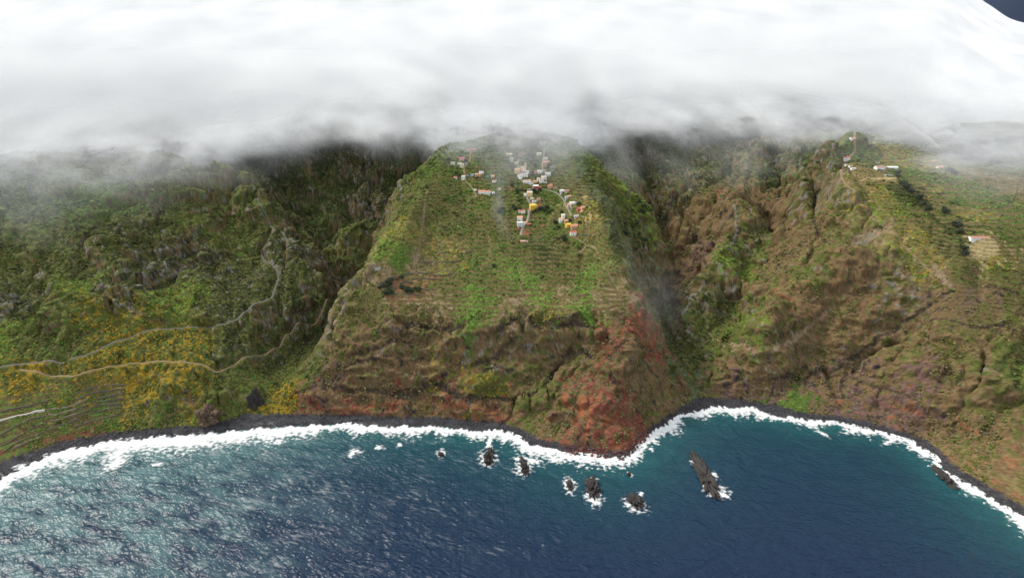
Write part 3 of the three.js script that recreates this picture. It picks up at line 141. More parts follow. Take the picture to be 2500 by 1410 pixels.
[681,-934.5,17.0,6.0,4.0,-0.1,"white","gable","white","long low white barn right of the plateau farmhouse"],
[716.6,-1026.9,6.0,4.0,3.0,0.0,"white","gable","grey","small white shed behind the plateau farmhouse"],
[815.8,-994.6,12.0,6.0,3.5,0.1,"offwhite","gable","salmon","salmon roofed house by the far plateau hedge"],
[840.7,-1043.3,8.0,4.5,3.2,0.1,"salmon","gable","redorange","small red roofed house at the top of the plateau track"],
[649.2,-692.3,22.0,7.0,4.0,-0.1,"white","gable","pink","long white farm shed at the right edge"],
[640.1,-882.7,10.0,5.0,2.4,0.0,"grey","flat","grey","grey field store below the long white barn"]];
const TREES = [[40.5,-924.7,4.5],[45.6,-921.7,4.0],[50.1,-925.5,3.5],[49.5,-878.1,5.0],[54.1,-870.1,4.5],[58.8,-879.2,5.0],[40.8,-871.3,4.0],[35.8,-869.1,3.5],[63,-867,3.5],[84.6,-857.9,3.5],[85.5,-798.6,5.5],[76.2,-826.7,4.0],[73,-838.9,4.0],[23.7,-1009.7,4.5],[29.4,-1019.1,4.0],[35.6,-1012.2,4.5],[40,-1026.3,4.5],[43.1,-1000.6,4.0],[32.2,-1033.7,4.0],[47.7,-1017.2,4.0],[36,-971.1,3.5],[40.1,-979.7,3.5],[-103.2,-1018,3.0],[-90.3,-1015.1,3.5],[-84.3,-1008.4,3.5],[-103.2,-970.8,3.5],[-97.6,-967.9,3.0],[-122.3,-1011.2,3.5],[111.3,-854.9,5.0],[-3.9,-996.9,3.0],[-7.9,-1015.2,3.0],[68.3,-1033.2,3.5],[72.9,-975.5,3.0],[7,-873.6,4.5],[3.6,-883,4.0],[9.6,-921.9,4.0],[18.5,-928,3.5],[0,-939.7,4.0],[-17.6,-875.1,5.0],[-22.4,-866.9,4.5],[-28.1,-744.7,3.5],[94.6,-831.7,3.5],[121.4,-837.1,3.0],[110.5,-818.7,3.5],[640.7,-723.9,7.0],[636.4,-709.5,6.0],[649.9,-759,6.0],[644.4,-851.5,6.0],[640.4,-835.1,6.0],[642,-826.8,5.0],[640.1,-807.6,6.0],[641.7,-794.8,5.0],[636,-777.4,5.0],[625.3,-686.2,6.0],[623.2,-677.8,5.0],[679.6,-1026.6,5.0],[650,-985.1,4.0],[821.8,-979.3,7.0],[819.2,-963.7,7.0],[660.6,-892.8,5.0],[654.4,-878.1,4.0],[720.3,-1086.9,5.0],[728.6,-1082.5,5.0],[244.7,-983.8,5.0],[253.2,-977.6,6.0],[300.9,-1118,5.0],[266.8,-972.9,5.0],[251,-970.8,5.0],[231.2,-931.9,5.0],[219.2,-909.6,5.0],[231.8,-912.9,5.0],[243,-907.5,5.0],[205.4,-859.7,5.0],[197.8,-861.3,5.0],[212.2,-853.6,5.0],[199.1,-888.9,4.5]];
const HEDGES = [[-181.8,-705.5,4.0],[-176.7,-707,4.0],[-163,-712,4.5],[-175.9,-709.4,3.0],[-169.3,-709.6,3.0],[-194.1,-699.5,4.0],[-189.3,-699.7,4.0],[-184.7,-700.8,4.5],[-180.1,-701.6,4.0],[-177.2,-702.6,4.0],[-158.8,-698.5,4.5],[-152.4,-699.4,4.5],[-148.4,-696.9,5.0],[-141.2,-696.6,4.0],[-135.1,-695.5,4.5],[-145.3,-692.3,4.0],[-151.8,-692.2,4.0],[-179.8,-689.9,7.0],[-183.9,-689.4,6.0],[-175.5,-689.3,6.0]];
const ROCKS = [["long dark reef rock off the right side of the red nose",5,15,[218.6,-501.3,217.4,-481.2,219.1,-462.3,220.7,-448.2]],["squat dark rock with foam on its seaward side",5,14,[130.4,-439.0,133.4,-431.2]],["tapering dark rock with a white foam skirt",6,12,[88.6,-465.8,89.2,-457.3,89.5,-444.7]],["foam covered rock left of the tapering rock",2.5,7,[64.3,-465.4,64.1,-455.7]],["slim dark rock in a foam ring near the beach",5,8,[12.6,-499.8,14.3,-489.6,15.5,-479.8]],["dark rock with foam trailing towards the beach",5.5,10,[-26.9,-517.7,-28.0,-508.5,-28.5,-498.1]],["small wave washed rock in the left of the bay",2.2,6,[-86.8,-514.8,-85.0,-511.7]],["small rock awash at the tip of the red nose",2,4,[133.8,-479.2,134.3,-477.1]],["dark rock spit on the right hand shore",4,9,[492.7,-485.2,491.2,-471.4,489.7,-458.2]]];
const BOULDERS = [["great leaning boulder fallen on the black beach",-400.6,-574.6,30,24,18],["tall dark rock stack at the mouth of the left gully",-351.1,-603.1,15,13,26]];
const FOAM = [[-478.0,-516.7,16.0,26.0,0.2],[-468.3,-497.9,13.0,20.0,0.1],[-484.3,-532.6,26.0,14.0,0.0],[-418.0,-495.7,9.0,4.0,0.1],[-190.1,-519.8,10.0,5.5,-0.2],[-194.9,-515.9,5.0,7.0,0.0],[-163.8,-526.9,9.0,4.5,-0.25],[-140.4,-530.9,4.0,5.0,0.0],[-86.4,-515.2,6.0,9.0,0.0],[-29.1,-532.6,5.0,13.0,0.1],[-27.5,-545.0,5.0,9.0,0.0],[-28.4,-506.8,13.0,17.0,0.1],[14.3,-490.7,12.0,18.0,-0.25],[5.9,-505.3,8.0,4.0,-0.2],[64.3,-461.3,8.0,16.0,0.0],[88.2,-441.2,11.0,14.0,0.0],[91.2,-469.9,6.0,5.0,0.0],[130.3,-430.5,14.0,11.0,-0.5],[140.4,-447.4,4.0,4.0,0.0],[224.3,-453.6,15.0,14.0,-0.6],[225.6,-473.3,9.0,12.0,-0.6],[228.8,-445.5,8.0,8.0,0.0],[215.3,-497.9,5.0,8.0,0.0],[134.7,-478.7,4.0,5.0,0.0],[-293.0,-538.3,8.0,7.0,0.0],[-394.9,-536.7,50.0,8.0,-0.2],[-357.3,-543.3,45.0,9.0,-0.15],[-544.9,-501.6,30.0,7.0,-0.5],[-564.1,-485.0,30.0,7.0,-0.5],[24.3,-501.6,14.0,8.0,-0.4],[53.7,-503.8,16.0,8.0,-0.2],[337.2,-589.8,12.0,5.0,0.3],[445.9,-560.5,22.0,6.0,0.2],[479.9,-540.8,22.0,5.0,0.4],[400.4,-555.2,6.0,9.0,0.4],[499.9,-512.9,14.0,6.0,0.7],[509.0,-453.6,18.0,7.0,0.6],[498.9,-463.3,14.0,6.0,0.6]];
const TANK = [-198.6,-721.5];
const WISPS = [[185.9,145.5,-613.8,26,32],[203.6,163.4,-626.6,22,28],[181.1,174.8,-626.6,24,26],[-21.2,267.5,-889.9,10,60],[-18.8,229.4,-832.5,9,40],[219.3,276.4,-1122.1,40,60],[231.2,255.2,-1086.3,35,50],[206.5,298.8,-1157.4,45,50],[426.0,295.9,-1095.5,60,40],[441.6,271.8,-1021.3,50,35],[490.3,309.4,-1036.3,70,40],[313.9,290.5,-1153.0,50,50],[350.8,255.3,-1085.6,40,35],[-556.0,284.5,-736.5,60,30],[-546.4,297.3,-770.3,70,35],[-544.6,267.5,-598.6,50,30],[-575.1,286.5,-601.6,60,35],[-543.5,289.0,-1007.4,80,35],[-576.6,313.3,-991.2,80,40],[-545.3,318.7,-1121.8,80,40],[-525.3,319.3,-1241.0,80,45],[-132.7,292.0,-1137.2,40,50],[-99.1,330.2,-1073.2,40,40],[652.9,345.5,-945.1,80,35],[722.8,335.3,-892.1,100,45],[740.0,310.9,-808.9,90,45],[694.1,294.0,-712.0,80,40],[691.4,325.3,-786.7,90,40],[-600.6,319.4,-731.6,80,40],[-600.9,316.5,-664.8,80,40],[-607.7,311.1,-630.2,70,40],[-263.9,317.4,-1270.2,60,45],[-349.7,324.9,-1301.8,60,40],[54.0,313.0,-994.7,60,40],[96.8,281.0,-947.7,40,40]];
const SHORE = [-593.0,-417.9,-577.1,-468.6,-556.1,-509.0,-510.4,-533.4,-442.3,-546.7,-364.4,-557.0,-294.5,-566.7,-227.2,-573.9,-160.6,-566.7,-107.5,-569.4,-52.9,-558.7,0.0,-553.5,25.4,-530.1,74.5,-515.2,113.1,-508.3,137.2,-506.0,153.9,-530.1,185.8,-560.5,227.3,-591.7,266.8,-609.4,331.4,-614.5,363.9,-587.9,434.4,-576.7,471.2,-558.7,503.8,-538.3,507.6,-506.8,498.2,-476.7,511.0,-445.5,521.7,-409.6,525.1,-353.3];

// ---------- helpers ----------
function rng(seed) { let s = seed >>> 0; return () => { s = (s + 0x6d2b79f5) | 0; let t = Math.imul(s ^ (s >>> 15), 1 | s); t = (t + Math.imul(t ^ (t >>> 7), 61 | t)) ^ t; return ((t ^ (t >>> 14)) >>> 0) / 4294967296; }; }
const sstep = (a, b, x) => { const t = Math.min(1, Math.max(0, (x - a) / (b - a))); return t * t * (3 - 2 * t); };
const mixf = (a, b, t) => a + (b - a) * t;
const clamp01 = (x) => Math.min(1, Math.max(0, x));
const n2a = createNoise2D(rng(11)), n2b = createNoise2D(rng(23)), n2c = createNoise2D(rng(37)), n3a = createNoise3D(rng(51)), n3b = createNoise3D(rng(67));
function fbm(n, x, z, oct) { let s = 0, a = 0.5; for (let i = 0; i < oct; i++) { s += a * n(x, z); x = x * 2.03 + 17.1; z = z * 2.03 - 9.7; a *= 0.5; } return s; }
function ridged(n, x, z, oct) { let s = 0, a = 0.5; for (let i = 0; i < oct; i++) { s += a * (1 - 2 * Math.abs(n(x, z))); x = x * 2.07 + 7.3; z = z * 2.07 + 3.1; a *= 0.5; } return s; }

// ---------- terrain: survey points (x, z, height in metres), interpolated, roughened and eroded ----------
const NC = SURVEY.length / 3, WGT = (() => {
  const n = NC + 3, A = Array.from({ length: n }, () => new Float64Array(n + 1));
  for (let i = 0; i < NC; i++) {
    for (let j = 0; j < NC; j++) A[i][j] = Math.hypot(SURVEY[i * 3] - SURVEY[j * 3], SURVEY[i * 3 + 1] - SURVEY[j * 3 + 1]);
    A[i][i] = -2.0;
    const p = [1, SURVEY[i * 3] / 1000, SURVEY[i * 3 + 1] / 1000];
    for (let k = 0; k < 3; k++) { A[i][NC + k] = p[k]; A[NC + k][i] = p[k]; }
    A[i][n] = SURVEY[i * 3 + 2];
  }
  for (let c = 0; c < n; c++) {
    let b = c; for (let r = c + 1; r < n; r++) if (Math.abs(A[r][c]) > Math.abs(A[b][c])) b = r;
    [A[c], A[b]] = [A[b], A[c]];
    const rc = A[c], inv = 1 / rc[c];
    for (let r = c + 1; r < n; r++) { const rr = A[r], f = rr[c] * inv; if (f) for (let k = c; k <= n; k++) rr[k] -= f * rc[k]; }
  }
  const x = new Float64Array(n);
  for (let r = n - 1; r >= 0; r--) { let s = A[r][n]; for (let k = r + 1; k < n; k++) s -= A[r][k] * x[k]; x[r] = s / A[r][r]; }
  return x;
})();
function makeGrid(x0, x1, z0, z1, d) { const nx = Math.round((x1 - x0) / d) + 1, nz = Math.round((z1 - z0) / d) + 1; return { x0, z0, d, nx, nz, a: new Float32Array(nx * nz) }; }
function cubic(p0, p1, p2, p3, t) { return p1 + 0.5 * t * (p2 - p0 + t * (2 * p0 - 5 * p1 + 4 * p2 - p3 + t * (3 * (p1 - p2) + p3 - p0))); }
function sampleGrid(g, x, z) {
  const fx = Math.min(g.nx - 2.001, Math.max(1, (x - g.x0) / g.d)), fz = Math.min(g.nz - 2.001, Math.max(1, (z - g.z0) / g.d));
  const ix = Math.floor(fx), iz = Math.floor(fz), tx = fx - ix, tz = fz - iz, r = [];
  for (let k = -1; k < 3; k++) { const o = (iz + k) * g.nx + ix; r.push(cubic(g.a[o - 1], g.a[o], g.a[o + 1], g.a[o + 2], tx)); }
  return cubic(r[0], r[1], r[2], r[3], tz);
}
const base = makeGrid(-1650, 1650, -2500, -200, 8);
for (let iz = 0; iz < base.nz; iz++) for (let ix = 0; ix < base.nx; ix++) {
  const x = base.x0 + ix * 8, z = base.z0 + iz * 8; let s = WGT[NC] + WGT[NC + 1] * x / 1000 + WGT[NC + 2] * z / 1000;
  for (let i = 0; i < NC; i++) { const dx = x - SURVEY[i * 3], dz = z - SURVEY[i * 3 + 1]; s += WGT[i] * Math.sqrt(dx * dx + dz * dz); }
  base.a[iz * base.nx + ix] = s;
}
const fine = makeGrid(-1250, 1250, -1600, -260, 3);
const farmGrid = makeGrid(-1250, 1250, -1600, -260, 6);
for (let iz = 0; iz < farmGrid.nz; iz++) for (let ix = 0; ix < farmGrid.nx; ix++) {
  const x = farmGrid.x0 + ix * 6, z = farmGrid.z0 + iz * 6; let best = -1e9;
  for (const f of FARM) {
    let ins = false, d = 1e9;
    for (let i = 0, j = f.length - 2; i < f.length; j = i, i += 2) {
      const ax = f[j], az = f[j + 1], bx = f[i], bz = f[i + 1], t = clamp01(((x - ax) * (bx - ax) + (z - az) * (bz - az)) / ((bx - ax) ** 2 + (bz - az) ** 2));
      d = Math.min(d, Math.hypot(x - ax - t * (bx - ax), z - az - t * (bz - az)));
      if ((az > z) !== (bz > z) && x < (bx - ax) * (z - az) / (bz - az) + ax) ins = !ins;
    }
    best = Math.max(best, ins ? d : -d);
  }
  farmGrid.a[iz * farmGrid.nx + ix] = Math.max(-60, Math.min(60, best));
}
const farmland = (x, z) => (x < -1240 || x > 1240 || z < -1590 || z > -270 ? 0 : sstep(-14, 10, sampleGrid(farmGrid, x, z)));
for (let iz = 0; iz < fine.nz; iz++) for (let ix = 0; ix < fine.nx; ix++) {
  const x = fine.x0 + ix * 3, z = fine.z0 + iz * 3, h = sampleGrid(base, x, z);
  const gx = (sampleGrid(base, x + 8, z) - sampleGrid(base, x - 8, z)) / 16, gz = (sampleGrid(base, x, z + 8) - sampleGrid(base, x, z - 8)) / 16, sl = Math.hypot(gx, gz);
  const amp = sstep(3, 28, h) * (0.25 + 0.95 * sstep(0.3, 1.0, sl)) * (1 - 0.85 * farmland(x, z));
  const wx = x + 22 * n2b(x / 90, z / 90), wz = z + 22 * n2b(z / 90 + 5, x / 90 + 9);
  const side = sstep(150, 300, Math.abs(x - 10)) * sstep(-560, -680, z), back = sstep(x < 0 ? -650 : -600, x < 0 ? -800 : -700, z) * sstep(170, 300, Math.abs(x - 10)) * (1 - farmland(x, z)) * sstep(10, 45, h), deepv = back * ((x < 0 ? 13 : 14) + 18 * sstep(-820, -1000, z) * (1 - 0.7 * sstep(-1080, -1280, z))) * (1 - 0.75 * sstep(0.9, 1.4, sl) * (1 - sstep(-800, -900, z))) * (1 - 0.75 * sstep(-620, -800, x)) * (1 - 0.65 * sstep(600, 780, x));
  const ux = x + 38 * n2b(x / 190 + 3, z / 190), uz = z + 38 * n2c(x / 190, z / 190 + 8);
  const vees = Math.abs(n2a(ux / 150 + 4.2, uz / 215)) * 1.35 + 0.42 * Math.abs(n2c(ux / 66, uz / 88)) + 0.2 * Math.abs(n2b(ux / 30, uz / 38)) - 0.62;
  fine.a[iz * fine.nx + ix] = h + deepv * 1.5 * vees + amp * (1 - 0.8 * sstep(0.9, 1.35, sl) * (1 - 0.85 * sstep(-820, -980, z))) * ((9 - 4 * sstep(0.8, 1.3, sl) + 2 * side) * ridged(n2a, wx / 120, wz / 120, 3) + 7 * (1 - 0.6 * sstep(0.8, 1.3, sl)) * fbm(n2c, wx / 52, wz / 52, 3) - 2);
}
for (const [depth, width, P] of GORGES) for (let iz = 0; iz < fine.nz; iz++) for (let ix = 0; ix < fine.nx; ix++) {
  const x = fine.x0 + ix * 3, z = fine.z0 + iz * 3; if (x < P.lo[0] - width || x > P.hi[0] + width || z < P.lo[1] - width || z > P.hi[1] + width) continue;
  const qx = x + 7 * n2a(x / 40, z / 40), qz = z + 7 * n2b(x / 40, z / 40); let d = 1e9, e = 0; const p = P.p;
  for (let i = 0; i + 3 < p.length; i += 2) { const ax = p[i], az = p[i + 1], bx = p[i + 2], bz = p[i + 3], t = clamp01(((qx - ax) * (bx - ax) + (qz - az) * (bz - az)) / ((bx - ax) ** 2 + (bz - az) ** 2)), q = Math.hypot(qx - ax - t * (bx - ax), qz - az - t * (bz - az)); if (q < d) { d = q; e = (i / 2 + t) / (p.length / 2 - 1); } }
  if (d < width) { const q = iz * fine.nx + ix; fine.a[q] -= depth * (depth > 0 ? sstep(10, 95, fine.a[q]) * sstep(0, 0.12, e) : 1) * Math.pow(1 - d / width, 1.35); }
}
// rain: drops run downhill, cut gullies and drop what they carry
(() => {
  const R = rng(5), { a, nx, nz } = fine, N = 190000;
  for (let n = 0; n < N; n++) {
    let x = 2 + R() * (nx - 5), z = 2 + R() * (nz - 5), dx = 0, dz = 0, speed = 1, water = 1, load = 0;
    if (a[(z | 0) * nx + (x | 0)] < 6) continue;
    for (let k = 0; k < 48; k++) {
      const ix = x | 0, iz = z | 0, tx = x - ix, tz = z - iz, o = iz * nx + ix, h00 = a[o], h10 = a[o + 1], h01 = a[o + nx], h11 = a[o + nx + 1];
      const gx = (h10 - h00) * (1 - tz) + (h11 - h01) * tz, gz = (h01 - h00) * (1 - tx) + (h11 - h10) * tx, h = h00 * (1 - tx) * (1 - tz) + h10 * tx * (1 - tz) + h01 * (1 - tx) * tz + h11 * tx * tz;
      dx = dx * 0.15 - gx * 0.85; dz = dz * 0.15 - gz * 0.85;
      const l = Math.hypot(dx, dz); if (l < 1e-5) break; dx /= l; dz /= l;
      x += dx; z += dz; if (x < 2 || z < 2 || x > nx - 4 || z > nz - 4) break;
      const jx = x | 0, jz = z | 0, ux = x - jx, uz = z - jz, q = jz * nx + jx, hn = a[q] * (1 - ux) * (1 - uz) + a[q + 1] * ux * (1 - uz) + a[q + nx] * (1 - ux) * uz + a[q + nx + 1] * ux * uz, dh = hn - h;
      if (hn < 4) break;
      const cap = Math.max(-dh, 0.02) * speed * water * 0.55;
      if (load > cap || dh > 0) { const d = dh > 0 ? Math.min(dh, load) : (load - cap) * 0.25; load -= d; a[o] += d * (1 - tx) * (1 - tz); a[o + 1] += d * tx * (1 - tz); a[o + nx] += d * (1 - tx) * tz; a[o + nx + 1] += d * tx * tz; }
      else {
        const d = Math.min((cap - load) * 0.3, -dh * 0.5) * (h < 14 ? 0.2 : 1) * (1 - sstep(1.7, 3.0, l)) * (farmland(fine.x0 + x * 3, fine.z0 + z * 3) > 0.4 ? 0.08 : 1); load += d;
        for (let p = -1; p < 3; p++) for (let r = -1; r < 3; r++) { const w = Math.max(0, 1.6 - Math.hypot(r - tx, p - tz)); a[o + p * nx + r] -= d * w / 4.3; }
      }
      speed = Math.sqrt(Math.max(0.05, speed * speed - dh * 0.25)); if (speed > 3.2) speed = 3.2; water *= 0.975;
    }
  }
})();
function landH(x, z) {
  if (x < -1235 || x > 1235 || z < -1585 || z > -275) return sampleGrid(base, x, z) + 0;
  const e = Math.min(x + 1235, 1235 - x, z + 1585, -275 - z), h = sampleGrid(fine, x, z);
  return e < 60 ? mixf(sampleGrid(base, x, z), h, sstep(0, 60, e)) : h;
}
function landSlope(x, z) { const d = 3; return Math.hypot(landH(x + d, z) - landH(x - d, z), landH(x, z + d) - landH(x, z - d)) / (2 * d); }
// ledges of harder rock in steep ground, small humps elsewhere
let riser = 0;   // how much of a terrace's steep step the last point asked for stands on
function ground(x, z) {
  let h = landH(x, z);
  if (h < 1.5) return h;
  const sl = landSlope(x, z), st = sstep(0.62, 1.15, sl), farm = farmland(x, z);
  const bed = (h + 16 * fbm(n2b, x / 150, z / 150, 3) + 0.07 * x) / 17, fr = bed - Math.floor(bed);
  const amp = sstep(2, 12, h);
  h += amp * st * (1 - farm) * 7.0 * sstep(-0.5, 0.45, n2c(x / 85, h / 30)) * (sstep(0.08, 0.5, fr) - fr);
  h += amp * (1.2 * (1 - 0.75 * st) * (1 - 0.75 * farm)) * fbm(n2a, x / 13, z / 13, 3);
  riser = 0;
  if (farm > 0.02 && h > 14) { const q = (h + 2.6 * fbm(n2c, x / 60, z / 60, 2)) / 4.4, f = q - Math.floor(q), on = farm * sstep(-0.75, -0.15, n2b(x / 60 + 3, z / 45)); h += on * 3.2 * (sstep(0.66, 0.98, f) - f); riser = on * sstep(0.62, 0.72, f) * (1 - sstep(0.94, 1, f)); }
  return h;
}


// ---------- naming ----------
const taken = new Map();
function numbered(name) { const n = taken.get(name) ?? 0; taken.set(name, n + 1); return n ? name + '_' + String(n).padStart(3, '0') : name; }
function put(o, name, data) { o.name = numbered(name); o.castShadow = o.receiveShadow = true; Object.assign(o.userData, data); scene.add(o); return o; }
function part(parent, name, geometry, material) { const m = new THREE.Mesh(geometry, material); m.name = name; m.castShadow = m.receiveShadow = true; parent.add(m); return m; }
const thing = (label, category, group) => (group ? { label, category, group } : { label, category });
function geo(pos, idx, col, uv) {
  const g = new THREE.BufferGeometry(); g.setAttribute('position', new THREE.BufferAttribute(Float32Array.from(pos), 3));
  if (col) g.setAttribute('color', new THREE.BufferAttribute(Float32Array.from(col), 3));
  if (uv) g.setAttribute('uv', new THREE.BufferAttribute(Float32Array.from(uv), 2));
  if (idx) g.setIndex(new THREE.BufferAttribute(Uint32Array.from(idx), 1));
  g.computeVertexNormals(); return g;
}
const lin = (r, g, b) => new THREE.Color().setRGB(r, g, b);

// ---------- textures ----------
// a tile of ground texture: clumps of plants and grains of soil, a multiplier round 1
function grainTexture(size, seed, lo, hi, scale) {
  const n = createNoise3D(rng(seed)), d = new Uint8Array(size * size * 4), R = rng(seed + 1), k = (2 * Math.PI) / size, r = scale / (2 * Math.PI);
  const torus = (x, y, f) => n(Math.cos(x * k) * r * f + 3, Math.sin(x * k) * r * f, Math.cos(y * k) * r * f) + n(Math.sin(y * k) * r * f + 40, Math.cos(x * k) * r * f, Math.sin(x * k) * r * f + 9) * 0.7;
  for (let y = 0; y < size; y++) for (let x = 0; x < size; x++) {
    let v = 0.5 + 0.22 * torus(x, y, 1) + 0.2 * torus(x, y, 2.6) + (R() - 0.5) * 0.3; v = clamp01(v);
    const o = (y * size + x) * 4, c = Math.round(255 * mixf(lo, hi, v)); d[o] = c; d[o + 1] = c; d[o + 2] = c; d[o + 3] = 255;
  }
  const t = new THREE.DataTexture(d, size, size, THREE.RGBAFormat); t.wrapS = t.wrapT = THREE.RepeatWrapping; t.magFilter = THREE.LinearFilter; t.minFilter = THREE.LinearMipmapLinearFilter; t.generateMipmaps = true; t.needsUpdate = true; return t;
}
const groundTile = grainTexture(1024, 301, 0.32, 1.0, 150);   // linear multiplier

// ---------- roads: benches cut into the slope ----------
const pathRuns = PATHS.map(([name, label, width, mat, P]) => {
  const v = []; for (let i = 0; i < P.length; i += 2) v.push(new THREE.Vector3(P[i], 0, P[i + 1]));
  const c = new THREE.CatmullRomCurve3(v, false, 'centripetal'), n = Math.ceil(c.getLength() / 2), s = c.getSpacedPoints(n);
  let h = s.map((p) => ground(p.x, p.z));
  for (let k = 0; k < 10; k++) h = h.map((_, i) => (h[Math.max(0, i - 1)] + 2 * h[i] + h[Math.min(n, i + 1)]) / 4);
  s.forEach((p, i) => (p.y = h[i])); return { name, label, width, mat, s };
});
const pathHash = new Map();
for (const r of pathRuns) r.s.forEach((p) => { const k = Math.floor(p.x / 12) + ',' + Math.floor(p.z / 12); if (!pathHash.has(k)) pathHash.set(k, []); pathHash.get(k).push([p, r.width]); });
function nearPath(x, z) {
  let best = null, bd = 1e9; const cx = Math.floor(x / 12), cz = Math.floor(z / 12);
  for (let i = -1; i < 2; i++) for (let j = -1; j < 2; j++) { const l = pathHash.get((cx + i) + ',' + (cz + j)); if (l) for (const [p, w] of l) { const d = Math.hypot(p.x - x, p.z - z) - w / 2; if (d < bd) { bd = d; best = p; } } }
  return best ? [bd, best.y] : null;
}
function surface(x, z) {
  let h = ground(x, z); const p = nearPath(x, z);
  if (p && p[0] < 6) h = mixf(p[1] - 0.12, h, sstep(0.6, 6, p[0]));
  return h;
}

// ---------- ground cover ----------
// kinds of ground, real-world colours (linear)
const KIND = {
  dark: [0.047, 0.056, 0.021], olive: [0.090, 0.097, 0.028], green: [0.080, 0.124, 0.027], bright: [0.115, 0.19, 0.035], gold: [0.24, 0.165, 0.022], drygrass: [0.155, 0.125, 0.055],
  brown: [0.138, 0.092, 0.048], tan: [0.225, 0.165, 0.105], red: [0.162, 0.057, 0.040], rust: [0.225, 0.088, 0.045], grey: [0.17, 0.16, 0.14], black: [0.034, 0.029, 0.028], earth: [0.21, 0.105, 0.055],
  violet: [0.125, 0.078, 0.066], sage: [0.10, 0.115, 0.065], straw: [0.33, 0.26, 0.13],
};
const KN = Object.keys(KIND), KC = KN.map((k) => KIND[k]), NK = KN.length, KI = Object.fromEntries(KN.map((k, i) => [k, i]));
const MIX = {
  field: 'green4 olive3 bright1 dark1 drygrass1', gorse: 'olive4 gold3 green2 dark1', gorse2: 'gold5 olive3 green1 dark1', olive: 'olive5 green2 dark2 drygrass1', scrub: 'dark5 olive4 grey1 brown1', lime: 'bright3 olive4 green2 gold1',
  crag: 'dark4 grey2 olive3 black2 brown1', forest: 'dark8 green2', green: 'green5 olive2 dark2 bright1', redsoil: 'red4 olive2 brown2', tanolive: 'drygrass3 olive4 tan1 grey1', grass: 'green6 bright1', tan: 'tan3 drygrass3 olive2',
  drygold: 'olive3 gold2 drygrass3 bright2 straw1', lush: 'bright5 green4 dark1', orange: 'earth4 olive2 tan2 drygrass1', cliffgreen: 'olive4 brown3 dark1 drygrass1 green1', cliff: 'brown5 olive3 black1 drygrass1 rust1', brown: 'brown6 drygrass1 olive2 black1',
  darkcliff: 'brown5 black2 violet3', redcliff: 'red4 brown4 black1 rust1', olivegold: 'olive3 gold2 drygrass2 earth2', red: 'red6 rust2 brown3 olive1', greygreen: 'sage5 olive3 dark2', brownolive: 'brown4 olive4 drygrass2 dark1',
  browntan: 'brown4 drygrass3 olive2 earth2', straw: 'straw5 drygrass3', purple: 'violet5 brown3 rust1 black1',
};
const MIXV = Object.fromEntries(Object.entries(MIX).map(([k, s]) => { const a = new Float32Array(NK); let t = 0; for (const q of s.split(' ')) { const m = /([a-z]+)(\d)/.exec(q); a[KI[m[1]]] = +m[2]; t += +m[2]; } return [k, a.map((v) => v / t)]; }));
const ALIAS = { darkrock: 'black', greyrock: 'grey', redsoil: 'red', orangeearth: 'earth', forest: 'dark', dry: 'drygrass', grassgreen: 'green' };
const kindOf = (c) => KI[ALIAS[c] ?? c];
const CG = { x0: -1500, z0: -1800, d: 10, nx: 301, nz: 153 };
CG.a = new Float32Array(CG.nx * CG.nz * NK);
for (let j = 0; j < CG.nz; j++) for (let i = 0; i < CG.nx; i++) {
  const x = CG.x0 + i * 10, z = CG.z0 + j * 10, o = (j * CG.nx + i) * NK; let t = 0;
  for (const [m, cx, cz] of COVER) { const d2 = (x - cx) ** 2 + (z - cz) ** 2 + 30, w = 1 / (d2 * d2); t += w; const v = MIXV[m]; for (let k = 0; k < NK; k++) CG.a[o + k] += w * v[k]; }
  for (let k = 0; k < NK; k++) CG.a[o + k] /= t;
}
const strokeHash = new Map();
STROKES.forEach(([c, w, rec, P]) => {
  const v = []; for (let i = 0; i < P.length; i += 2) v.push(new THREE.Vector3(P[i], 0, P[i + 1]));
  const cv = new THREE.CatmullRomCurve3(v, false, 'centripetal'), n = Math.ceil(cv.getLength() / 3);
  cv.getSpacedPoints(n).forEach((p, i) => { const k = Math.floor(p.x / 20) + ',' + Math.floor(p.z / 20); if (!strokeHash.has(k)) strokeHash.set(k, []); strokeHash.get(k).push([p.x, p.z, w / 2 * (0.55 + 0.45 * Math.sin(Math.PI * i / n)), kindOf(c), rec]); });
});
function nearStroke(x, z) {
  let best = null, bd = 1e9; const cx = Math.floor(x / 20), cz = Math.floor(z / 20);
  for (let i = -1; i < 2; i++) for (let j = -1; j < 2; j++) { const l = strokeHash.get((cx + i) + ',' + (cz + j)); if (l) for (const s of l) { const d = Math.hypot(s[0] - x, s[1] - z) / s[2]; if (d < bd) { bd = d; best = s; } } }
  return best && bd < 2 ? [bd, best] : null;
}
const wv = new Float32Array(NK);
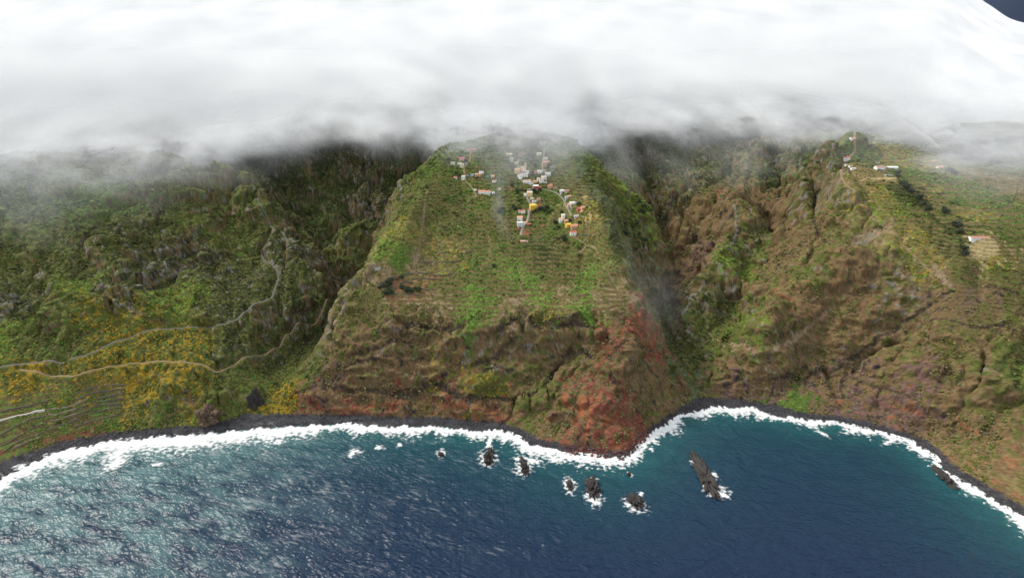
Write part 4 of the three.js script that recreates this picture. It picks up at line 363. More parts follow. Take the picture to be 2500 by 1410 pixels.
// fills wv with the share of each kind at a point
function cover(x, z, h, slope) {
  const wx = x + 11 * n2a(x / 31, z / 31) + 4 * n2b(x / 9, z / 9), wz = z + 11 * n2a(z / 31 + 50, x / 31) + 4 * n2b(z / 9 + 50, x / 9);
  const fx = Math.min(CG.nx - 2, Math.max(0, (wx - CG.x0) / 10)), fz = Math.min(CG.nz - 2, Math.max(0, (wz - CG.z0) / 10)), ix = Math.floor(fx), iz = Math.floor(fz), tx = fx - ix, tz = fz - iz, o = (iz * CG.nx + ix) * NK, q = CG.nx * NK, A = CG.a;
  for (let k = 0; k < NK; k++) wv[k] = (A[o + k] * (1 - tx) + A[o + NK + k] * tx) * (1 - tz) + (A[o + q + k] * (1 - tx) + A[o + q + NK + k] * tx) * tz;
  // bare rock where it is too steep for plants, in beds
  const bare = sstep(1.0, 1.9, slope + 0.5 * n3b(x / 17, h / 11, z / 17)), soil = wv[KI.red] + wv[KI.rust] + wv[KI.brown] + wv[KI.violet];
  if (bare > 0.01) { const veg = 1 - 0.5 * bare; for (const k of ['dark', 'olive', 'green', 'bright', 'gold', 'drygrass', 'sage']) { const i = KI[k]; wv[KI.brown] += wv[i] * (1 - veg) * 0.62; wv[KI.black] += wv[i] * (1 - veg) * 0.14; wv[KI.grey] += wv[i] * (1 - veg) * 0.24; wv[i] *= veg; } }
  let t = 0;
  for (let k = 0; k < NK; k++) {
    if (wv[k] < 0.004) { wv[k] = 0; continue; }
    const sc = k === KI.dark || k === KI.bright || k === KI.gold ? 6.5 : 14, n = n3a(x / sc + k * 37.1, h * 0.8 / sc, z / sc - k * 11.3) * 0.6 + n3b(x / (sc * 0.36) - k * 5.7, h * 0.8 / (sc * 0.36), z / (sc * 0.36) + k * 3.3) * 0.4;
    const v = wv[k] * Math.exp(3.1 * n); wv[k] = v * v * v * v * v; t += wv[k];
  }
  for (let k = 0; k < NK; k++) wv[k] /= t;
  if (riser > 0.05) { const a = riser * 0.85; for (let k = 0; k < NK; k++) wv[k] *= 1 - a; wv[KI.brown] += a * 0.4; wv[KI.drygrass] += a * 0.6; }
  const s = nearStroke(x, z);
  if (s) { const a = 1 - sstep(0.6, 1.25, s[0] + (s[1][3] === KI.grey ? 0.35 + 1.1 * n3a(x / 4.5, h / 4, z / 4.5) : s[1][3] === KI.black ? 0.05 + 0.7 * n3a(x / 13, h / 7, z / 13) + 0.35 * n3b(x / 4, h / 4, z / 4) : 0.5 * n2b(x / 5, z / 5))); if (a > 0) { const bl = s[1][3] === KI.black ? 0.25 : 0; for (let k = 0; k < NK; k++) wv[k] *= 1 - a; wv[s[1][3]] += a * (1 - bl); wv[KI.brown] += a * bl; } }
  for (const [c, px, pz, rx, rz] of PLOTS) { const e = Math.hypot((x - px) / rx, (z - pz) / rz); if (e < 1.4) { const a = 1 - sstep(0.8, 1.15, e + 0.22 * n2b(x / 4, z / 4)); for (let k = 0; k < NK; k++) wv[k] *= 1 - a; wv[kindOf(c)] += a; } }
}

// ---------- terrain mesh ----------
const xs = [], zs = [];
for (let x = -1600; x <= 1600; x += Math.abs(x) > 1100 ? 12 : Math.abs(x) > 740 ? 3.6 : Math.abs(x) > 380 ? 1.9 : 1.5) xs.push(x);
for (let z = -285; z > -2480; z -= z > -470 ? 2.2 : z > -700 ? 1.0 : z > -1000 ? 1.9 : z > -1450 ? 3.6 : 16) zs.push(z);
const NX = xs.length, NZ = zs.length, tp = new Float32Array(NX * NZ * 3), tc = new Float32Array(NX * NZ * 3), tu = new Float32Array(NX * NZ * 2);
const RC = rng(91);
for (let j = 0; j < NZ; j++) for (let i = 0; i < NX; i++) {
  const x = xs[i], z = zs[j], o = j * NX + i; let h = surface(x, z);
  if (h < -4) { tp.set([x, h, z], o * 3); continue; }
  const d = 2.5, gx = (landH(x + d, z) - landH(x - d, z)) / (2 * d), gz = (landH(x, z + d) - landH(x, z - d)) / (2 * d), slope = Math.hypot(gx, gz), l = Math.sqrt(1 + gx * gx + gz * gz);
  let push = 0; const np = nearPath(x, z), free = np ? sstep(1, 6, np[0]) : 1, st = sstep(0.55, 1.2, slope) * (1 - farmland(x, z)) * sstep(2, 9, h) * free;
  if (st > 0.01) push = st * (5.0 * n3b(x / 80 + 9, h / 42, z / 80) + 2.6 * (1 - 2 * Math.abs(n3a(x / 46, h / 30, z / 46))) + 1.7 * (0.8 - 2 * Math.abs(n3b(x / 21, h / 15, z / 21))) + 1.0 * (0.8 - 2 * Math.abs(n3a(x / 9, h / 7, z / 9))) + 0.5 * n3b(x / 3.8, h / 3.4, z / 3.8));
  const s = nearStroke(x, z); if (s && s[1][4]) push -= s[1][4] * (1 - sstep(0.2, 1.6, s[0] + 0.5 * n3a(x / 11, h / 6, z / 11))) * free * (0.7 + 0.5 * n2b(x / 6, z / 6));
  tp.set([x - gx / l * push, h + push / l, z - gz / l * push], o * 3);
  cover(x, z, h, slope);
  let r = 0, g = 0, b = 0; for (let k = 0; k < NK; k++) if (wv[k]) { r += wv[k] * KC[k][0]; g += wv[k] * KC[k][1]; b += wv[k] * KC[k][2]; }
  const v = 0.74 + 0.52 * RC() + 0.16 * n3a(x / 5, h / 4, z / 5); r *= v; g *= v; b *= v;
  // black shingle above the tide line, reddened by the fallen soil at the nose
  const beach = 1 - sstep(5.2, 7.4, h + 1.5 * n2b(x / 7, z / 7));
  if (beach > 0) {
    const nose = 1 - sstep(45, 85, Math.hypot((x - 128) * 1.1, (z + 520))), q = 0.75 + 0.5 * RC() + 0.25 * n2c(x / 11, z / 11), grey = 0.5 + 0.5 * n2b(x / 40, z / 14), red = nose * sstep(-0.35, 0.3, n2a(x / 12, z / 12) + 0.3);
    const c = [mixf(mixf(0.030, 0.062, grey), 0.12, red), mixf(mixf(0.029, 0.060, grey), 0.045, red), mixf(mixf(0.033, 0.066, grey), 0.034, red)];
    r = mixf(r, c[0] * q, beach); g = mixf(g, c[1] * q, beach); b = mixf(b, c[2] * q, beach);
  }
  tc.set([r * 1.5, g * 1.5, b * 1.5], o * 3); tu.set([(x + 0.35 * h) / 128, (z * 0.8 - h * 0.9) / 128], o * 2);
}
const ti = [];
for (let j = 1; j < NZ; j++) for (let i = 1; i < NX; i++) {
  const a = j * NX + i, b = a - 1, c = a - NX, e = c - 1;
  if (Math.max(tp[a * 3 + 1], tp[b * 3 + 1], tp[c * 3 + 1], tp[e * 3 + 1]) < -3) continue;
  ti.push(a, c, b, b, c, e);
}
{
  const g = new THREE.BufferGeometry(); g.setAttribute('position', new THREE.BufferAttribute(tp, 3)); g.setAttribute('color', new THREE.BufferAttribute(tc, 3)); g.setAttribute('uv', new THREE.BufferAttribute(tu, 2)); g.setIndex(new THREE.BufferAttribute(Uint32Array.from(ti), 1)); g.computeVertexNormals();
  put(new THREE.Mesh(g, new THREE.MeshPhysicalMaterial({ name: 'ground', specularIntensity: 0.12, vertexColors: true, map: groundTile, roughness: 0.97, bumpMap: groundTile, bumpScale: 0.5 })), 'terrain', { kind: 'structure', label: 'steep volcanic coast with scrub, cliffs and black shingle' });
}
console.log('terrain', NX, NZ, ti.length / 3);

// ---------- roads and trails ----------
const roadCol = { grey: lin(0.13, 0.115, 0.105), tan: lin(0.25, 0.165, 0.1), pale: lin(0.27, 0.22, 0.185) };
const roadMat = Object.fromEntries(Object.entries(roadCol).map(([k, c]) => [k, new THREE.MeshStandardMaterial({ name: k + '_track', color: c.multiplyScalar(1.35), map: groundTile, roughness: 0.95 })]));
for (const r of pathRuns) {
  const pos = [], idx = [], uv = [], n = r.s.length;
  r.s.forEach((p, i) => {
    const a = r.s[Math.max(0, i - 1)], b = r.s[Math.min(n - 1, i + 1)], l = Math.hypot(b.x - a.x, b.z - a.z) || 1, nx = -(b.z - a.z) / l, nz = (b.x - a.x) / l, w = r.width / 2 * (1 + 0.16 * n2a(i / 7, r.width));
    for (const [k, dy] of [[-1.06, -1.2], [-1, 0.34], [1, 0.34], [1.06, -1.2]]) { pos.push(p.x + nx * w * k, p.y + dy, p.z + nz * w * k); uv.push((p.x + nx * w * k) / 60, (p.z + nz * w * k) / 60); }
    if (i) for (let k = 0; k < 3; k++) { const q = i * 4 + k; idx.push(q, q - 4, q + 1, q + 1, q - 4, q - 3); }
  });
  put(new THREE.Mesh(geo(pos, idx, null, uv), roadMat[r.mat]), r.name, { kind: 'structure', label: r.label });
}

// ---------- sea ----------
const shoreV = []; for (let i = 0; i < SHORE.length; i += 2) shoreV.push([SHORE[i], SHORE[i + 1]]);
function swell(x, z) {
  const wx = x + 8 * n2a(x / 60, z / 60), wz = z + 8 * n2b(x / 60, z / 60), f = sstep(0.3, 3, -landH(x, z));
  let h = 0.5 * Math.sin((wz * 0.95 + wx * 0.24) / 8.3 + 2 * n2c(x / 80, z / 50)) + 0.6 * n2c(wx / 30, wz / 15) + 0.42 * n2a((wx + wz * 0.3) / 15, wz / 8);
  return h * (0.35 + 0.65 * f);
}
{
  const sx = [], sz = []; for (let x = -720; x <= 640; x += 1.45) sx.push(x); for (let z = -290; z >= -625; z -= 1.2) sz.push(z);
  const X0 = sx[0], X1 = sx[sx.length - 1], Z0 = sz[0], Z1 = sz[sz.length - 1], B = 14000;
  const pos = [], col = [], idx = [], uv = [], nx = sx.length, nz = sz.length;
  const deep = [0.006, 0.018, 0.045], teal = [0.014, 0.085, 0.088], milkSheen = [0.08, 0.16, 0.165];
  for (let j = 0; j < nz; j++) for (let i = 0; i < nx; i++) {
    const x = sx[i], z = sz[j], edge = Math.min(x - X0, X1 - x, Z0 - z, z - Z1), y = swell(x, z) * sstep(0, 25, edge), bed = landH(x, z) + 3.5 * fbm(n2c, x / 33, z / 22, 3);
    const t = clamp01(Math.exp(bed / 10.5) * 1.3) * 0.95, m = Math.min(0.8, sstep(0.45, 0.95, Math.exp(bed / 5) + 0.3 * n2a(x / 18, z / 9)) * sstep(-0.5, 0.5, n2b(x / 24, z / 12)) * 0.55 + 0.75 * sstep(-120, -430, x + 60 * n2c(x / 90, z / 50)) * sstep(-0.55, 0.6, fbm(n2a, (x * 0.95 + z * 0.3) / 70, (z * 0.95 - x * 0.3) / 20, 3) + 0.35 * Math.exp(bed / 12)));  // m: milky water near shore; at left it also paints in the sun sheen
    pos.push(x, y, z); for (let c = 0; c < 3; c++) col.push(mixf(mixf(deep[c], teal[c], t), milkSheen[c], m)); uv.push((x + 0.13 * z) / 150, (z - 0.13 * x) / 150);
    if (i && j) { const a = j * nx + i; if (Math.min(landH(x, z), landH(sx[i - 1], sz[j - 1])) < 3) idx.push(a, a - nx, a - 1, a - 1, a - nx, a - nx - 1); }
  }
  for (const [a, b, c, d] of [[-B, X0, -2000, B], [X1, B, -2000, B], [X0, X1, Z0, B], [X0, X1, -2000, Z1]]) {
    const o = pos.length / 3; for (const [x, z] of [[a, c], [b, c], [a, d], [b, d]]) { pos.push(x, 0, z); col.push(...deep); uv.push((x + 0.13 * z) / 150, (z - 0.13 * x) / 150); }
    idx.push(o, o + 2, o + 1, o + 1, o + 2, o + 3);
  }
  // ripples as a tiling normal map
  const S = 1024, TILE = 150, hm = new Float32Array(S * S), R = rng(404);
  for (let k = 0; k < 80; k++) {
    const len = 16 + Math.floor(Math.pow(R(), 1.3) * 62), an = Math.PI / 2 + (R() - 0.5) * 1.7 + (R() < 0.3 ? 0.7 : 0), fx = Math.round(Math.cos(an) * len), fy = Math.round(Math.sin(an) * len), ph = R() * 6.28, am = 1.5 / Math.pow(len, 0.92);
    for (let y = 0; y < S; y++) for (let x = 0; x < S; x++) hm[y * S + x] += am * Math.sin((fx * x + fy * y) * 2 * Math.PI / S + ph);
  }
  const nd = new Uint8Array(S * S * 4), cell = TILE / S;
  for (let y = 0; y < S; y++) for (let x = 0; x < S; x++) {
    const dx = (hm[y * S + (x + 1) % S] - hm[y * S + (x + S - 1) % S]) / (2 * cell), dy = (hm[((y + 1) % S) * S + x] - hm[((y + S - 1) % S) * S + x]) / (2 * cell), l = Math.hypot(dx, dy, 1), o = (y * S + x) * 4;
    nd[o] = Math.round((-dx / l * 0.5 + 0.5) * 255); nd[o + 1] = Math.round((-dy / l * 0.5 + 0.5) * 255); nd[o + 2] = Math.round((1 / l * 0.5 + 0.5) * 255); nd[o + 3] = 255;
  }
  const nt = new THREE.DataTexture(nd, S, S, THREE.RGBAFormat); nt.wrapS = nt.wrapT = THREE.RepeatWrapping; nt.magFilter = THREE.LinearFilter; nt.needsUpdate = true;
  const g = geo(pos, idx, col, uv);
  put(new THREE.Mesh(g, new THREE.MeshPhysicalMaterial({ name: 'sea_water', vertexColors: true, roughness: 0.35, ior: 1.27, normalMap: nt, normalScale: new THREE.Vector2(0.36, 0.36) })), 'sea', { kind: 'structure', label: 'deep blue sea with wind ripples' });
  console.log('sea', idx.length / 3);
}
// surf: lumpy white water, real relief on the waterline and round the rocks
function shoreDist(x, z) {
  let bd = 1e9, sg = 1, along = 0, run = 0;
  for (let i = 0; i + 1 < shoreV.length; i++) {
    const [ax, az] = shoreV[i], [bx, bz] = shoreV[i + 1], l2 = (bx - ax) ** 2 + (bz - az) ** 2, t = clamp01(((x - ax) * (bx - ax) + (z - az) * (bz - az)) / l2), d = Math.hypot(x - ax - t * (bx - ax), z - az - t * (bz - az));
    if (d < bd) { bd = d; sg = (bx - ax) * (z - az) - (bz - az) * (x - ax) > 0 ? 1 : -1; along = run + t * Math.sqrt(l2); } run += Math.sqrt(l2);
  }
  return [bd * sg, along];
}
{
  const st = 0.8, fx0 = -640, fx1 = 575, fz0 = -620, fz1 = -330, nx = Math.floor((fx1 - fx0) / st), nz = Math.floor((fz1 - fz0) / st), F = new Float32Array(nx * nz).fill(-1);
  for (let j = 0; j < nz; j++) for (let i = 0; i < nx; i++) {
    const x = fx0 + i * st, z = fz0 + j * st, h = landH(x, z); if (h > 2.2 || h < -16) { if (h > 2.2) continue; }
    const [d0, s] = shoreDist(x, z); let f = -1; const d = d0 + 2.0 * n2a(s / 7, 2.5) + 2.2 * n2c(x / 9, z / 9) + 3 * n2b(s / 33, 5);
    const lace = 0.65 * n2a(x / 8, z / 6) + 0.3 * n2b(x / 3.3, z / 2.6), wide = (x < -250 ? 26 : x < 60 ? 15 : x < 160 ? 17 : 11.5) + 7 * n2c(s / 60, 3) + 5 * n2a(s / 17, 8);
    if (d < wide * 1.8) { const u = d / wide; f = (u < 0 ? 0.75 + u * wide * 0.28 : 1.05 - 1.1 * u) + 0.6 * lace * (0.5 + Math.abs(u)); }
    for (const [px, pz, rx, rz, tn] of FOAM) { const a = x - px, b = z - pz, u = a * Math.cos(tn) - b * Math.sin(tn), v = a * Math.sin(tn) + b * Math.cos(tn), e = Math.hypot(u / rx, v / rz); if (e < 1.8) f = Math.max(f, 0.8 - e * 0.95 + 0.7 * lace); }
    // thin streaks left behind the breakers
    if (d > 0 && d < 75 && f < 0) { const k = Math.abs(n2c(x / 16 + 90, z / 7)) + Math.abs(n2b(x / 5, z / 3)) * 0.5; f = Math.max(f, 0.16 - k - d / 260); }
    // long pale streaks on the left: sun glitter painted in as thin foam
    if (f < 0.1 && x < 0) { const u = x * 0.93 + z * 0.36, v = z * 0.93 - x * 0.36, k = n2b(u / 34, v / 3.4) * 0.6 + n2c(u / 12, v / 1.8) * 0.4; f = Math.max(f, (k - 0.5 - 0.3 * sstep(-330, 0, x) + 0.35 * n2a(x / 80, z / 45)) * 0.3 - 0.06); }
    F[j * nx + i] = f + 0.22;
  }
  const id = new Int32Array(nx * nz).fill(-1), pos = [], idx = [], col = [], R = rng(77);
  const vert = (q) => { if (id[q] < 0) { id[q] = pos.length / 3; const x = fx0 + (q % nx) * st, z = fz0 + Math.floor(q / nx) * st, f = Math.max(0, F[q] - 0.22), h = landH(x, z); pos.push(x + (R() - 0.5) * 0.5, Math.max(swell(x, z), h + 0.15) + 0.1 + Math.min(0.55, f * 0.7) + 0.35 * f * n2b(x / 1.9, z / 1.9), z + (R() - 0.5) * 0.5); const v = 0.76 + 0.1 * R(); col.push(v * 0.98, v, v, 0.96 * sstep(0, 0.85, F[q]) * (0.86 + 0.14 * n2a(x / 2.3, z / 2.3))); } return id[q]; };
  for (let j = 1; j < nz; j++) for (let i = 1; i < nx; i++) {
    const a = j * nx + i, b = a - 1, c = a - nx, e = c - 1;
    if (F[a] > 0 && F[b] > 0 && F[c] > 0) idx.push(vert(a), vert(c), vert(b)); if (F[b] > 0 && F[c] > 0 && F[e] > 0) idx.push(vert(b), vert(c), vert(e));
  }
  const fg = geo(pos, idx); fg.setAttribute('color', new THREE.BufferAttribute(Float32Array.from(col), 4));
  put(new THREE.Mesh(fg, new THREE.MeshStandardMaterial({ name: 'foam', vertexColors: true, roughness: 0.9, transparent: true })), 'surf_foam_glitter', { kind: 'stuff', label: 'white surf breaking along the shore and round the rocks, painted glitter streaks at left' });
  console.log('foam', idx.length / 3);
}

// ---------- rocks ----------
function rockGeometry(seed, len, wid, hgt, detail, rough, freq = 1) {
  let g = new THREE.IcosahedronGeometry(1, detail); g.deleteAttribute('uv'); g.deleteAttribute('normal'); g = mergeVertices(g, 1e-4);
  const p = g.attributes.position, col = [];
  for (let i = 0; i < p.count; i++) {
    const x = p.getX(i), y = p.getY(i), z = p.getZ(i), a = x * 2 * freq * Math.max(1, len / wid * 0.42) + seed, b = y * 2 * freq - seed, c = z * 2 * freq + seed * 3;
    const r = 1 + rough * (0.42 * n3a(a, b, c) + 0.3 * (0.5 - Math.abs(n3b(a * 2.1, b * 2.1, c * 2.1))) + 0.16 * n3a(a * 4.3, b * 4.3, c * 4.3) + 0.09 * n3b(a * 9, b * 9, c * 9));
    const fl = y > 0 ? Math.pow(y, 0.8) : y * 0.6; p.setXYZ(i, x * r * len, fl * r * hgt, z * r * wid); const v = 0.75 + 0.5 * Math.abs(n3b(a * 5, b * 5, c * 5)); col.push(v, v, v);
  }
  g.setAttribute('color', new THREE.BufferAttribute(Float32Array.from(col), 3)); g.computeVertexNormals(); return g;
}
const wetRock = new THREE.MeshStandardMaterial({ name: 'dark_basalt', vertexColors: true, color: lin(0.035, 0.030, 0.028), roughness: 0.8 });
const brownRock = new THREE.MeshStandardMaterial({ name: 'brown_basalt', vertexColors: true, color: lin(0.115, 0.075, 0.048), roughness: 0.92 });
ROCKS.forEach(([label, h, w, P], k) => {
  const n = P.length, ax = P[0], az = P[1], bx = P[n - 2], bz = P[n - 1], len = Math.hypot(bx - ax, bz - az) / 2 + w * 0.35;
  const m = new THREE.Mesh(rockGeometry(3.7 * k + 1, len, w / 2, h, 24, 1), wetRock); m.position.set((ax + bx) / 2, -0.6, (az + bz) / 2); m.rotation.y = -Math.atan2(bz - az, bx - ax);
  put(m, 'sea_rock', thing(label, 'rock', 'rocks standing in the surf'));
});
BOULDERS.forEach(([label, x, z, w, d, h], k) => { const m = new THREE.Mesh(rockGeometry(40 + k * 9, w / 2, d / 2, h * 0.7, 24, 0.9, 0.5), k ? wetRock : brownRock); m.position.set(x, surface(x, z) - h * 0.05, z); m.rotation.y = k ? 0.4 : -0.5; put(m, 'boulder', thing(label, 'boulder')); });

// ---------- terrace walls ----------
const wallMat = { stone: new THREE.MeshStandardMaterial({ name: 'dry_stone', color: lin(0.16, 0.135, 0.105), map: groundTile, roughness: 1 }), pale: new THREE.MeshStandardMaterial({ name: 'pale_stone', color: lin(0.30, 0.25, 0.19), map: groundTile, roughness: 1 }), concrete: new THREE.MeshStandardMaterial({ name: 'concrete', color: lin(0.55, 0.5, 0.46), roughness: 0.9 }) };
WALLS.forEach(([label, kind, P]) => {
  const v = []; for (let i = 0; i < P.length; i += 2) v.push(new THREE.Vector3(P[i], 0, P[i + 1]));
  const c = new THREE.CatmullRomCurve3(v, false, 'centripetal'), n = Math.ceil(c.getLength() / 2), s = c.getSpacedPoints(n), pos = [], idx = [], uv = [], tall = kind === 'concrete' ? 1.6 : 1.2, w = kind === 'concrete' ? 0.7 : 0.55;
  let hs = s.map((p) => surface(p.x, p.z)); for (let k = 0; k < 3; k++) hs = hs.map((_, i) => (hs[Math.max(0, i - 1)] + 2 * hs[i] + hs[Math.min(n, i + 1)]) / 4);
  s.forEach((p, i) => {
    const a = s[Math.max(0, i - 1)], b = s[Math.min(n, i + 1)], l = Math.hypot(b.x - a.x, b.z - a.z) || 1, nx = -(b.z - a.z) / l, nz = (b.x - a.x) / l, top = hs[i] + tall + (kind === 'concrete' ? 0 : 0.3 * n2a(i / 2.2, p.x));
    for (const [k, y] of [[1, hs[i] - 2.4], [1, top], [-1, top], [-1, hs[i] - 2.4]]) { pos.push(p.x + nx * w * k, y, p.z + nz * w * k); uv.push(i * 2 / 40, y / 40); }
    if (i) for (let k = 0; k < 3; k++) { const q = i * 4 + k; idx.push(q, q + 1, q - 4, q + 1, q - 3, q - 4); }
  });
  idx.push(0, 1, 2, 0, 2, 3); const e = n * 4; idx.push(e, e + 2, e + 1, e, e + 3, e + 2);
  const g = geo(pos, idx, null, uv).toNonIndexed(); g.computeVertexNormals();
  put(new THREE.Mesh(g, wallMat[kind]), kind === 'concrete' ? 'concrete_wall' : 'terrace_wall', thing(label, 'wall', kind === 'concrete' ? undefined : 'terrace walls on the slopes'));
});

// ---------- houses ----------
const PAINT = { white: [0.86, 0.85, 0.82], offwhite: [0.66, 0.64, 0.6], greywhite: [0.56, 0.55, 0.53], palewhite: [0.64, 0.68, 0.66], bluewhite: [0.5, 0.6, 0.7], mint: [0.6, 0.7, 0.6], cream: [0.72, 0.63, 0.45], creamyellow: [0.72, 0.56, 0.3], pink: [0.58, 0.38, 0.33], salmon: [0.58, 0.3, 0.22], orange: [0.55, 0.33, 0.2], yellow: [0.72, 0.47, 0.07], red: [0.42, 0.11, 0.08], darkred: [0.22, 0.06, 0.045], grey: [0.4, 0.39, 0.37], tan: [0.45, 0.31, 0.2], teal: [0.12, 0.3, 0.27], redorange: [0.50, 0.22, 0.14], orangered: [0.53, 0.24, 0.13] };
const plaster = {}, tiles = {};
const paint = (c) => (plaster[c] ??= new THREE.MeshStandardMaterial({ name: c + '_plaster', color: lin(...PAINT[c]), roughness: 0.9 }));
const tile = (c) => (tiles[c] ??= new THREE.MeshStandardMaterial({ name: c + '_roof', color: lin(...(c === 'pink' ? [0.42, 0.2, 0.16] : PAINT[c])), roughness: 0.85 }));
const glass = new THREE.MeshStandardMaterial({ name: 'window_glass', color: lin(0.02, 0.022, 0.025), roughness: 0.15 }), timber = new THREE.MeshStandardMaterial({ name: 'door_timber', color: lin(0.1, 0.055, 0.03), roughness: 0.7 });
const winG = new THREE.BoxGeometry(1.0, 1.25, 0.1), doorG = new THREE.BoxGeometry(1.05, 2.1, 0.1);
function prism(w, d, h, rise) {   // a gabled body, ridge along x
  const s = new THREE.Shape(); s.moveTo(-d / 2, -4); s.lineTo(d / 2, -4); s.lineTo(d / 2, h); if (rise) s.lineTo(0, h + rise); s.lineTo(-d / 2, h); s.closePath();
  return new THREE.ExtrudeGeometry(s, { depth: w, bevelEnabled: false }).translate(0, 0, -w / 2).rotateY(Math.PI / 2);
}
function gableRoof(w, d, h, rise, over = 0.4, th = 0.22) {
  const s = new THREE.Shape(), k = rise / (d / 2), e = d / 2 + over; s.moveTo(-e, h - over * k + 0.03); s.lineTo(0, h + rise + 0.03); s.lineTo(e, h - over * k + 0.03); s.lineTo(e, h - over * k + th); s.lineTo(0, h + rise + th + 0.05); s.lineTo(-e, h - over * k + th); s.closePath();
  return new THREE.ExtrudeGeometry(s, { depth: w + over * 2, bevelEnabled: false }).translate(0, 0, -w / 2 - over).rotateY(Math.PI / 2);
}
HOUSES.forEach(([x, z, w, d, h, turn, wall, kind, roof, label], k) => {
  const o = new THREE.Group(), rise = kind === 'gable' ? d * 0.24 : 0; const cy = [[-1, -1], [1, -1], [-1, 1], [1, 1]].map(([a, b]) => surface(x + a * w * 0.45, z - d * 0.2 + b * d * 0.45)); o.position.set(x, (Math.min(...cy) + 2 * (cy[2] + cy[3]) / 2) / 3, z - d * 0.2); o.rotation.y = turn;
  put(o, /shed|hut|barn|store|yard|outbuilding|tank/.test(label) ? 'shed' : 'house', thing(label, 'house', k < 94 ? 'houses of the ridge village' : 'houses on the right hand plateau'));
  part(o, 'wall', prism(w, d, h, rise), paint(wall));
  if (kind === 'gable') { const r = part(o, 'roof', gableRoof(w, d, h, rise), tile(roof)); if (w > 9) part(r, 'chimney', new THREE.BoxGeometry(0.7, 1.6, 0.7).translate(w * 0.3, h + rise * 0.6 + 0.6, -d * 0.15), paint('white')); }
  else if (kind === 'hip') part(o, 'roof', new THREE.ConeGeometry(0.7071, 1, 4).rotateY(Math.PI / 4).scale(w + 0.9, d * 0.3, d + 0.9).translate(0, h + d * 0.15 + 0.02, 0), tile(roof));
  else {
    part(o, 'roof', new THREE.BoxGeometry(w - 0.3, 0.12, d - 0.3).translate(0, h + 0.06, 0), roof === wall ? paint(wall) : tile(roof));
    const b = []; for (const s of [-1, 1]) { b.push(new THREE.BoxGeometry(w + 0.1, 0.5, 0.2).translate(0, h + 0.2, s * (d / 2 - 0.05)), new THREE.BoxGeometry(0.2, 0.5, d - 0.35).translate(s * (w / 2 - 0.05), h + 0.2, 0)); } part(o, 'parapet', mergeGeometries(b), paint(wall));
  }
  const floors = Math.max(1, Math.floor(h / 2.9)), n = Math.max(1, Math.floor(w / 2.8)), R = rng(k * 7 + 3);
  for (let f = 0; f < floors; f++) for (let i = 0; i < n; i++) {
    if (f === 0 && i === Math.floor(n / 2)) { part(o, 'door', doorG, timber).position.set(-w / 2 + w * (i + 0.5) / n, 1.05, d / 2 + 0.03); continue; }
    if (R() < 0.85) part(o, 'window', winG, glass).position.set(-w / 2 + w * (i + 0.5) / n, 1.7 + f * 2.9, d / 2 + 0.03);
  }
  if (h > 4 && d > 5) for (const s of [-1, 1]) part(o, 'window', winG, glass).position.set(s * (w / 2 + 0.03), 1.7, 0), o.children[o.children.length - 1].rotation.y = Math.PI / 2;
});
// the small blue water tank on the ridge shoulder
{
  const [x, z] = TANK, o = new THREE.Group(); o.position.set(x, surface(x, z), z); o.rotation.y = 0.15; put(o, 'water_tank', thing('square blue water tank on the left shoulder of the ridge', 'tank'));
  const b = []; for (const s of [-1, 1]) { b.push(new THREE.BoxGeometry(8.4, 4, 0.5).translate(0, 0, s * 3), new THREE.BoxGeometry(0.5, 4, 5.4).translate(s * 3.95, 0, 0)); }
  part(o, 'rim', mergeGeometries(b), paint('grey')); part(o, 'water', new THREE.BoxGeometry(7.3, 3.4, 5.4), new THREE.MeshStandardMaterial({ name: 'tank_water', color: lin(0.02, 0.16, 0.2), roughness: 0.12 }));
}

// ---------- trees ----------
const leafMat = new THREE.MeshPhysicalMaterial({ name: 'leaves', vertexColors: true, roughness: 0.9, transmission: 0.25, thickness: 0 }), bark = new THREE.MeshStandardMaterial({ name: 'bark', color: lin(0.09, 0.065, 0.045), roughness: 1 });
function crownGeometry(seed, dark) {
  const R = rng(seed), pos = [], col = [], lobes = [];
  for (let k = 0; k < 9; k++) { const a = R() * 6.28, q = Math.sqrt(R()) * 0.62; lobes.push([Math.cos(a) * q, 0.72 + (R() - 0.4) * 0.55, Math.sin(a) * q, 0.34 + R() * 0.2]); }
  for (let k = 0; k < 520; k++) {
    const L = lobes[Math.floor(R() * lobes.length)], th = R() * 6.28, cz = R() * 2 - 1, s = Math.sqrt(1 - cz * cz), r = L[3] * (0.72 + 0.34 * R()), c = [L[0] + Math.cos(th) * s * r, L[1] + cz * r * 0.85, L[2] + Math.sin(th) * s * r];
    const u = new THREE.Vector3(R() - 0.5, R() - 0.5, R() - 0.5).normalize(), v = new THREE.Vector3(R() - 0.5, R() - 0.5, R() - 0.5).cross(u).normalize(), e = 0.09 + 0.07 * R(), w = 0.75 + 0.5 * R(), cc = [0.030 * w * dark, 0.050 * w * dark, 0.018 * w * dark];
    for (const [p, q] of [[-1, -0.6], [1, -0.5], [0.1, 1]]) { pos.push(c[0] + (u.x * p + v.x * q) * e, c[1] + (u.y * p + v.y * q) * e, c[2] + (u.z * p + v.z * q) * e); col.push(...cc); }
  }
  return geo(pos, null, col);
}
function trunkGeometry(seed) { const R = rng(seed), b = [new THREE.CylinderGeometry(0.05, 0.09, 0.8, 7).translate(0, 0.3, 0)]; for (let k = 0; k < 4; k++) b.push(new THREE.CylinderGeometry(0.015, 0.04, 0.6, 5).translate(0, 0.3, 0).rotateZ(0.5 + 0.4 * R()).rotateY(k * 1.57 + R()).translate(0, 0.5, 0)); return mergeGeometries(b); }
const crowns = [1, 2, 3, 4].map((k) => crownGeometry(k * 13, 0.85 + 0.12 * k)), trunks = [1, 2].map((k) => trunkGeometry(k));
